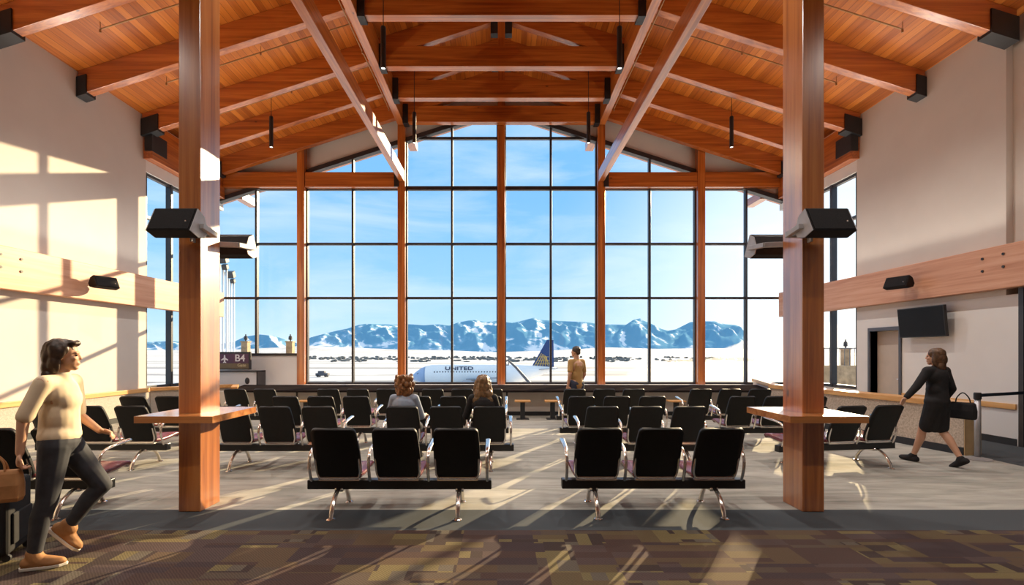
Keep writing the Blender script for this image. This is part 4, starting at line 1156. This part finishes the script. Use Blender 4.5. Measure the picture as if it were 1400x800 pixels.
for sy in (-1, 1):
    b = MB(); b.prism([(28.6, sy*.5, az+1.0), (31.3, sy*.5, az+1.1), (32.8, sy*5, az+1.5), (31.6, sy*5, az+1.5)], (0,0,.16)); b.build('tailplane', M['plane_grey'], ap)
    b = MB(); b.lathe([(.5,-1.6),(.95,-1.2),(1.0,0),(.8,1.2),(.45,2.0)], (0,0,0), 18)
    m4 = Matrix.Translation((13.4, sy*5.2, az-2.0)) @ Matrix.Rotation(R(90), 4, 'Y')
    for v in b.bm.verts: v.co = m4 @ v.co
    b.build('engine', M['plane_grey'], ap, smooth=True)
    b = MB(); b.box(15.0, 15.2, sy*2.4-.1, sy*2.4+.1, .4, az-1.0); b.tube([(15.1, sy*2.4-.25, .55), (15.1, sy*2.4+.25, .55)], .55, 16); b.build('landing_gear', M['base_black'], ap)
b = MB(); b.box(3.9, 4.05, -.08, .08, .35, az-1.7); b.tube([(3.97, -.22, .4), (3.97, .22, .4)], .4, 14); b.build('landing_gear', M['base_black'], ap)

# boom lift beside the aircraft, dark, with basket
bo = empty('boom_lift', (0, 60, GZ), 0, 'dark diagonal boom with a basket rising beside the aircraft', 'boom lift')
def L(px, py, d): 
    v = PX(px, py, d); return (v.x, v.y-60, v.z-GZ)
b = MB(); b.tube([L(694, 492, 60), L(706, 503, 60), L(728, 528, 60)], [.10,.16,.22], 8); b.build('boom', M['frame_light2'] if 'frame_light2' in M else M['door_grey'], bo)
b = MB()
c = Vector(L(691, 493, 60))
for zz in (-.55, 0, .5): b.tube([c+Vector((-.6,-.4,zz)), c+Vector((.4,-.4,zz)), c+Vector((.4,.4,zz)), c+Vector((-.6,.4,zz)), c+Vector((-.6,-.4,zz))], .05, 6)
for sx_ in (-.6, .4):
    for sy_ in (-.4, .4): b.tube([c+Vector((sx_,sy_,-.55)), c+Vector((sx_,sy_,.5))], .04, 6)
b.build('basket', M['door_grey'], bo)
v = Vector(L(728, 528, 60)); b = MB(); b.box(v.x-.8, v.x+2.6, -1.1, 1.1, .5, 1.9)
b.build('truck_body', M['plane_white'], bo, bevel=.08)
for sx_ in (-.2, 2.0):
    for sy_ in (-1, 1): b = MB(); b.tube([(v.x+sx_, sy_*1.0-.15, .45), (v.x+sx_, sy_*1.0+.15, .45)], .45, 16); b.build('wheel', M['base_black'], bo)
# small service truck far on the left
sv = empty('service_truck', (PX(441, 517, 150).x, 150, GZ), 0, 'small dark vehicle on the snow at the left', 'truck')
b = MB(); b.box(-1.9, 1.9, -.9, .9, .4, 1.2); b.build('body', M['door_grey'], sv, bevel=.1)
b = MB(); b.box(-1.2, .8, -.85, .85, 1.2, 1.9); b.build('cab', M['door_grey'], sv, bevel=.15)
for sx_ in (-1.2, 1.2):
    for sy_ in (-.8, .8): b = MB(); b.tube([(sx_, sy_-.12, .4), (sx_, sy_+.12, .4)], .4, 14); b.build('wheel', M['base_black'], sv)

# terrace with stone pillars and lanterns outside the corners
def pillar(px, ytop, ybot, d, label):
    p = PX(px, ybot, d); r = empty('stone_pillar', (p.x, d, p.z), 0, label, 'pillar', 'stone pillars outside')
    h = (ybot-ytop)*d/F; w = 4.2*d/F
    b = MB(); b.box(-w, w, -w, w, -.9, h*.62); b.box(-w*1.2, w*1.2, -w*1.2, w*1.2, h*.60, h*.66); b.build('shaft', M['stone'], r)
    b = MB(); b.lathe([(w*.2, h*.66), (w*.25, h*.72), (w*.6, h*.74), (w*.55, h*.88), (w*.2, h*.93), (.02, h)], (0,0,0), 10); b.build('lantern', M['frame_dark'], r)
pillar(336, 457, 485, 19, 'stone pillar with lantern outside, left of the two beyond the sign')
pillar(397, 457, 485, 19, 'stone pillar with lantern outside, right of the two beyond the sign')
pillar(1156, 464, 500, 17.6, 'stone pillar with lantern outside the right corner window')
b = MB(); b.box(-11.0, -8.0, 18.3, 19.5, GZ, PX(340, 487, 19).z); tag(b.build('terrace_left', M['stone']), 'tan stone terrace wall outside on the left', 'terrace', kind=ST)
b = MB(); x0 = PX(1118, 500, 17).x; b.box(x0, x0+2.6, 17.0, 17.9, GZ, PX(1156, 500, 17).z); tag(b.build('terrace_right', M['stone']), 'tan stone terrace wall outside the right corner', 'terrace', kind=ST)
b = MB(); zt = PX(1156, 500, 17.2).z
for k in range(14):
    x = x0+.15+k*.18; b.tube([(x, 17.15, zt), (x, 17.15, zt+.62)], .012, 6)
b.tube([(x0+.1, 17.15, zt+.62), (x0+2.55, 17.15, zt+.62)], .02, 6)
tag(b.build('terrace_railing', M['frame_light']), 'thin metal railing on the right terrace', 'railing')
# floodlight masts at the left
for px, yt, d, t in ((305, 356, 24, 'left'), (316, 377, 30, 'right')):
    p = PX(px, yt, d); r = empty('light_mast', (p.x, d, GZ), 0, 'white light mast with dark floodlights beyond the left column, the %s of two' % t, 'light mast', 'light masts')
    H = p.z-GZ
    b = MB()
    for dx in (-.16, .0, .17): b.tube([(dx, 0, 0), (dx, 0, H-.2)], .05, 10)
    b.build('pole', M['plane_white'], r, smooth=True)
    b = MB(); b.obox((0, -.1, H+.05), (.5, .35, .4), Matrix.Rotation(R(25), 3, 'X')); b.obox((.16, -.1, H-.35), (.25, .25, .25), Matrix.Rotation(R(25), 3, 'X')); b.build('floodlight', M['frame_dark'], r, bevel=.03)

# drifting de-icing steam over the apron at the right
def steam():
    m, nt, b, o = newmat('white steam'); nt.nodes.remove(b)
    v = nd(nt, 'ShaderNodeVolumeScatter'); v.inputs['Density'].default_value = .018; v.inputs['Anisotropy'].default_value = .55; v.inputs['Color'].default_value = (1,1,1,1)
    nt.links.new(v.outputs[0], o.inputs['Volume']); return m
M['steam'] = steam()
st = sculpt('steam_cloud', lambda bb: [bb.ell(PX(px, py, d), (rx, 16, rz), None, 20, 12) for px, py, d, rx, rz in ((905, 514, 150, 11, 3.6), (940, 508, 160, 13, 4.5), (985, 510, 150, 14, 4.5), (1045, 500, 150, 16, 8), (1072, 488, 150, 13, 11), (1098, 492, 140, 15, 12))], M['steam'], None, 1.2, 12)
tag(st, 'bright drifting steam over the airfield in the rightmost windows', 'steam', kind='stuff')
SUN_E, SKY_E, COVE_E, LAMP_E, EXPO = 11.5, 1.2, 230, 340, 0.0
# ------------------------------------------------------------------ light
AZ, EL = R(35.6), R(17.0)
sd = Vector((math.sin(AZ)*math.cos(EL), math.cos(AZ)*math.cos(EL), math.sin(EL)))
l = bpy.data.lights.new('sun', 'SUN'); l.energy = SUN_E; l.angle = R(.53); l.color = (1, .74, .43)
o = bpy.data.objects.new('sun', l); COL.objects.link(o); o.rotation_euler = (-sd).to_track_quat('-Z', 'Y').to_euler(); o.location = sd*60
w = bpy.data.worlds.new('sky'); S.world = w; w.use_nodes = True; nt = w.node_tree; nt.nodes.clear()
out = nd(nt, 'ShaderNodeOutputWorld'); bg = nd(nt, 'ShaderNodeBackground'); nt.links.new(bg.outputs[0], out.inputs[0])
tc = nd(nt, 'ShaderNodeTexCoord'); sx = nd(nt, 'ShaderNodeSeparateXYZ'); nt.links.new(tc.outputs['Generated'], sx.inputs[0])
z = sx.outputs[2]
r = ramp(nt, [(0, (.66,.85,.99)), (.06, (.49,.75,.98)), (.16, (.33,.63,.97)), (.30, (.235,.54,.95)), (.46, (.205,.515,.93)), (.64, (.52,.66,.88)), (1, (.72,.79,.9))], z)
mp = nd(nt, 'ShaderNodeMapping'); mp.inputs['Scale'].default_value = (1.4, 1.4, 5.5); mp.inputs['Rotation'].default_value = (.25, .2, 0); nt.links.new(tc.outputs['Generated'], mp.inputs[0])
n = noise_(nt, mp.outputs[0], 1.7, 6, .58, .7)
cr = ramp(nt, [(.45, (0,0,0)), (.75, (1,1,1))], n)
c = mixc(nt, math_(nt, 'MULTIPLY', cr.outputs[0], .55), r.outputs[0], (.84,.92,1.0))
dt = nd(nt, 'ShaderNodeVectorMath', operation='DOT_PRODUCT'); nt.links.new(tc.outputs['Generated'], dt.inputs[0]); dt.inputs[1].default_value = sd*.97+Vector((0,0,-.19))
mr = nd(nt, 'ShaderNodeMapRange'); mr.inputs[1].default_value = .80; mr.inputs[2].default_value = .955; nt.links.new(dt.outputs['Value'], mr.inputs[0])
g = math_(nt, 'POWER', mr.outputs[0], 2.0)
c = mixc(nt, math_(nt, 'MULTIPLY', g, .95), c, (1.35,1.33,1.30))
nt.links.new(c, bg.inputs[0]); bg.inputs[1].default_value = SKY_E
def area(name, loc, rot, sx_, sy_, p, col=(1,.90,.78)):
    l = bpy.data.lights.new(name, 'AREA'); l.shape = 'RECTANGLE'; l.size = sx_; l.size_y = sy_; l.energy = p; l.color = col; l.spread = R(125)
    o = bpy.data.objects.new(name, l); COL.objects.link(o); o.location = loc; o.rotation_euler = rot; return o
# strip lights hidden on top of the wall beams, shining up
for s in (-1, 1):
    area('cove_light', (s*(WX-.15), 8.6, 3.47), (R(180), -s*R(38), 0), .12, 11, COVE_E)
# pendant lamps, the visible ones plus the unseen added ones
for x, y, z in LAMPS:
    l = bpy.data.lights.new('lamp_light', 'SPOT'); l.energy = LAMP_E; l.spot_size = R(140); l.spot_blend = .9; l.shadow_soft_size = .05; l.color = (1,.95,.88)
    o = bpy.data.objects.new('lamp_light', l); COL.objects.link(o); o.location = (x, y, z-.01)
cam = bpy.data.cameras.new('camera'); cam.sensor_fit = 'HORIZONTAL'; cam.sensor_width = 36; cam.lens = F/1400*36
cam.shift_x = (700-VX)/1400; cam.shift_y = (VY-400)/1400; cam.clip_end = 9000; cam.clip_start = .05
o = bpy.data.objects.new('camera', cam); COL.objects.link(o); o.location = (0, 0, CZ); o.rotation_euler = (R(90), 0, 0); S.camera = o
S.view_settings.view_transform = 'Standard'; S.view_settings.look = 'None'; S.view_settings.gamma = 1; S.view_settings.exposure = EXPO
S.view_settings.use_curve_mapping = False
S.cycles.max_bounces = 10; S.cycles.diffuse_bounces = 6; S.cycles.transparent_max_bounces = 16; S.cycles.sample_clamp_indirect = 6
S.cycles.use_denoising = True; S.cycles.caustics_reflective = False; S.cycles.caustics_refractive = False
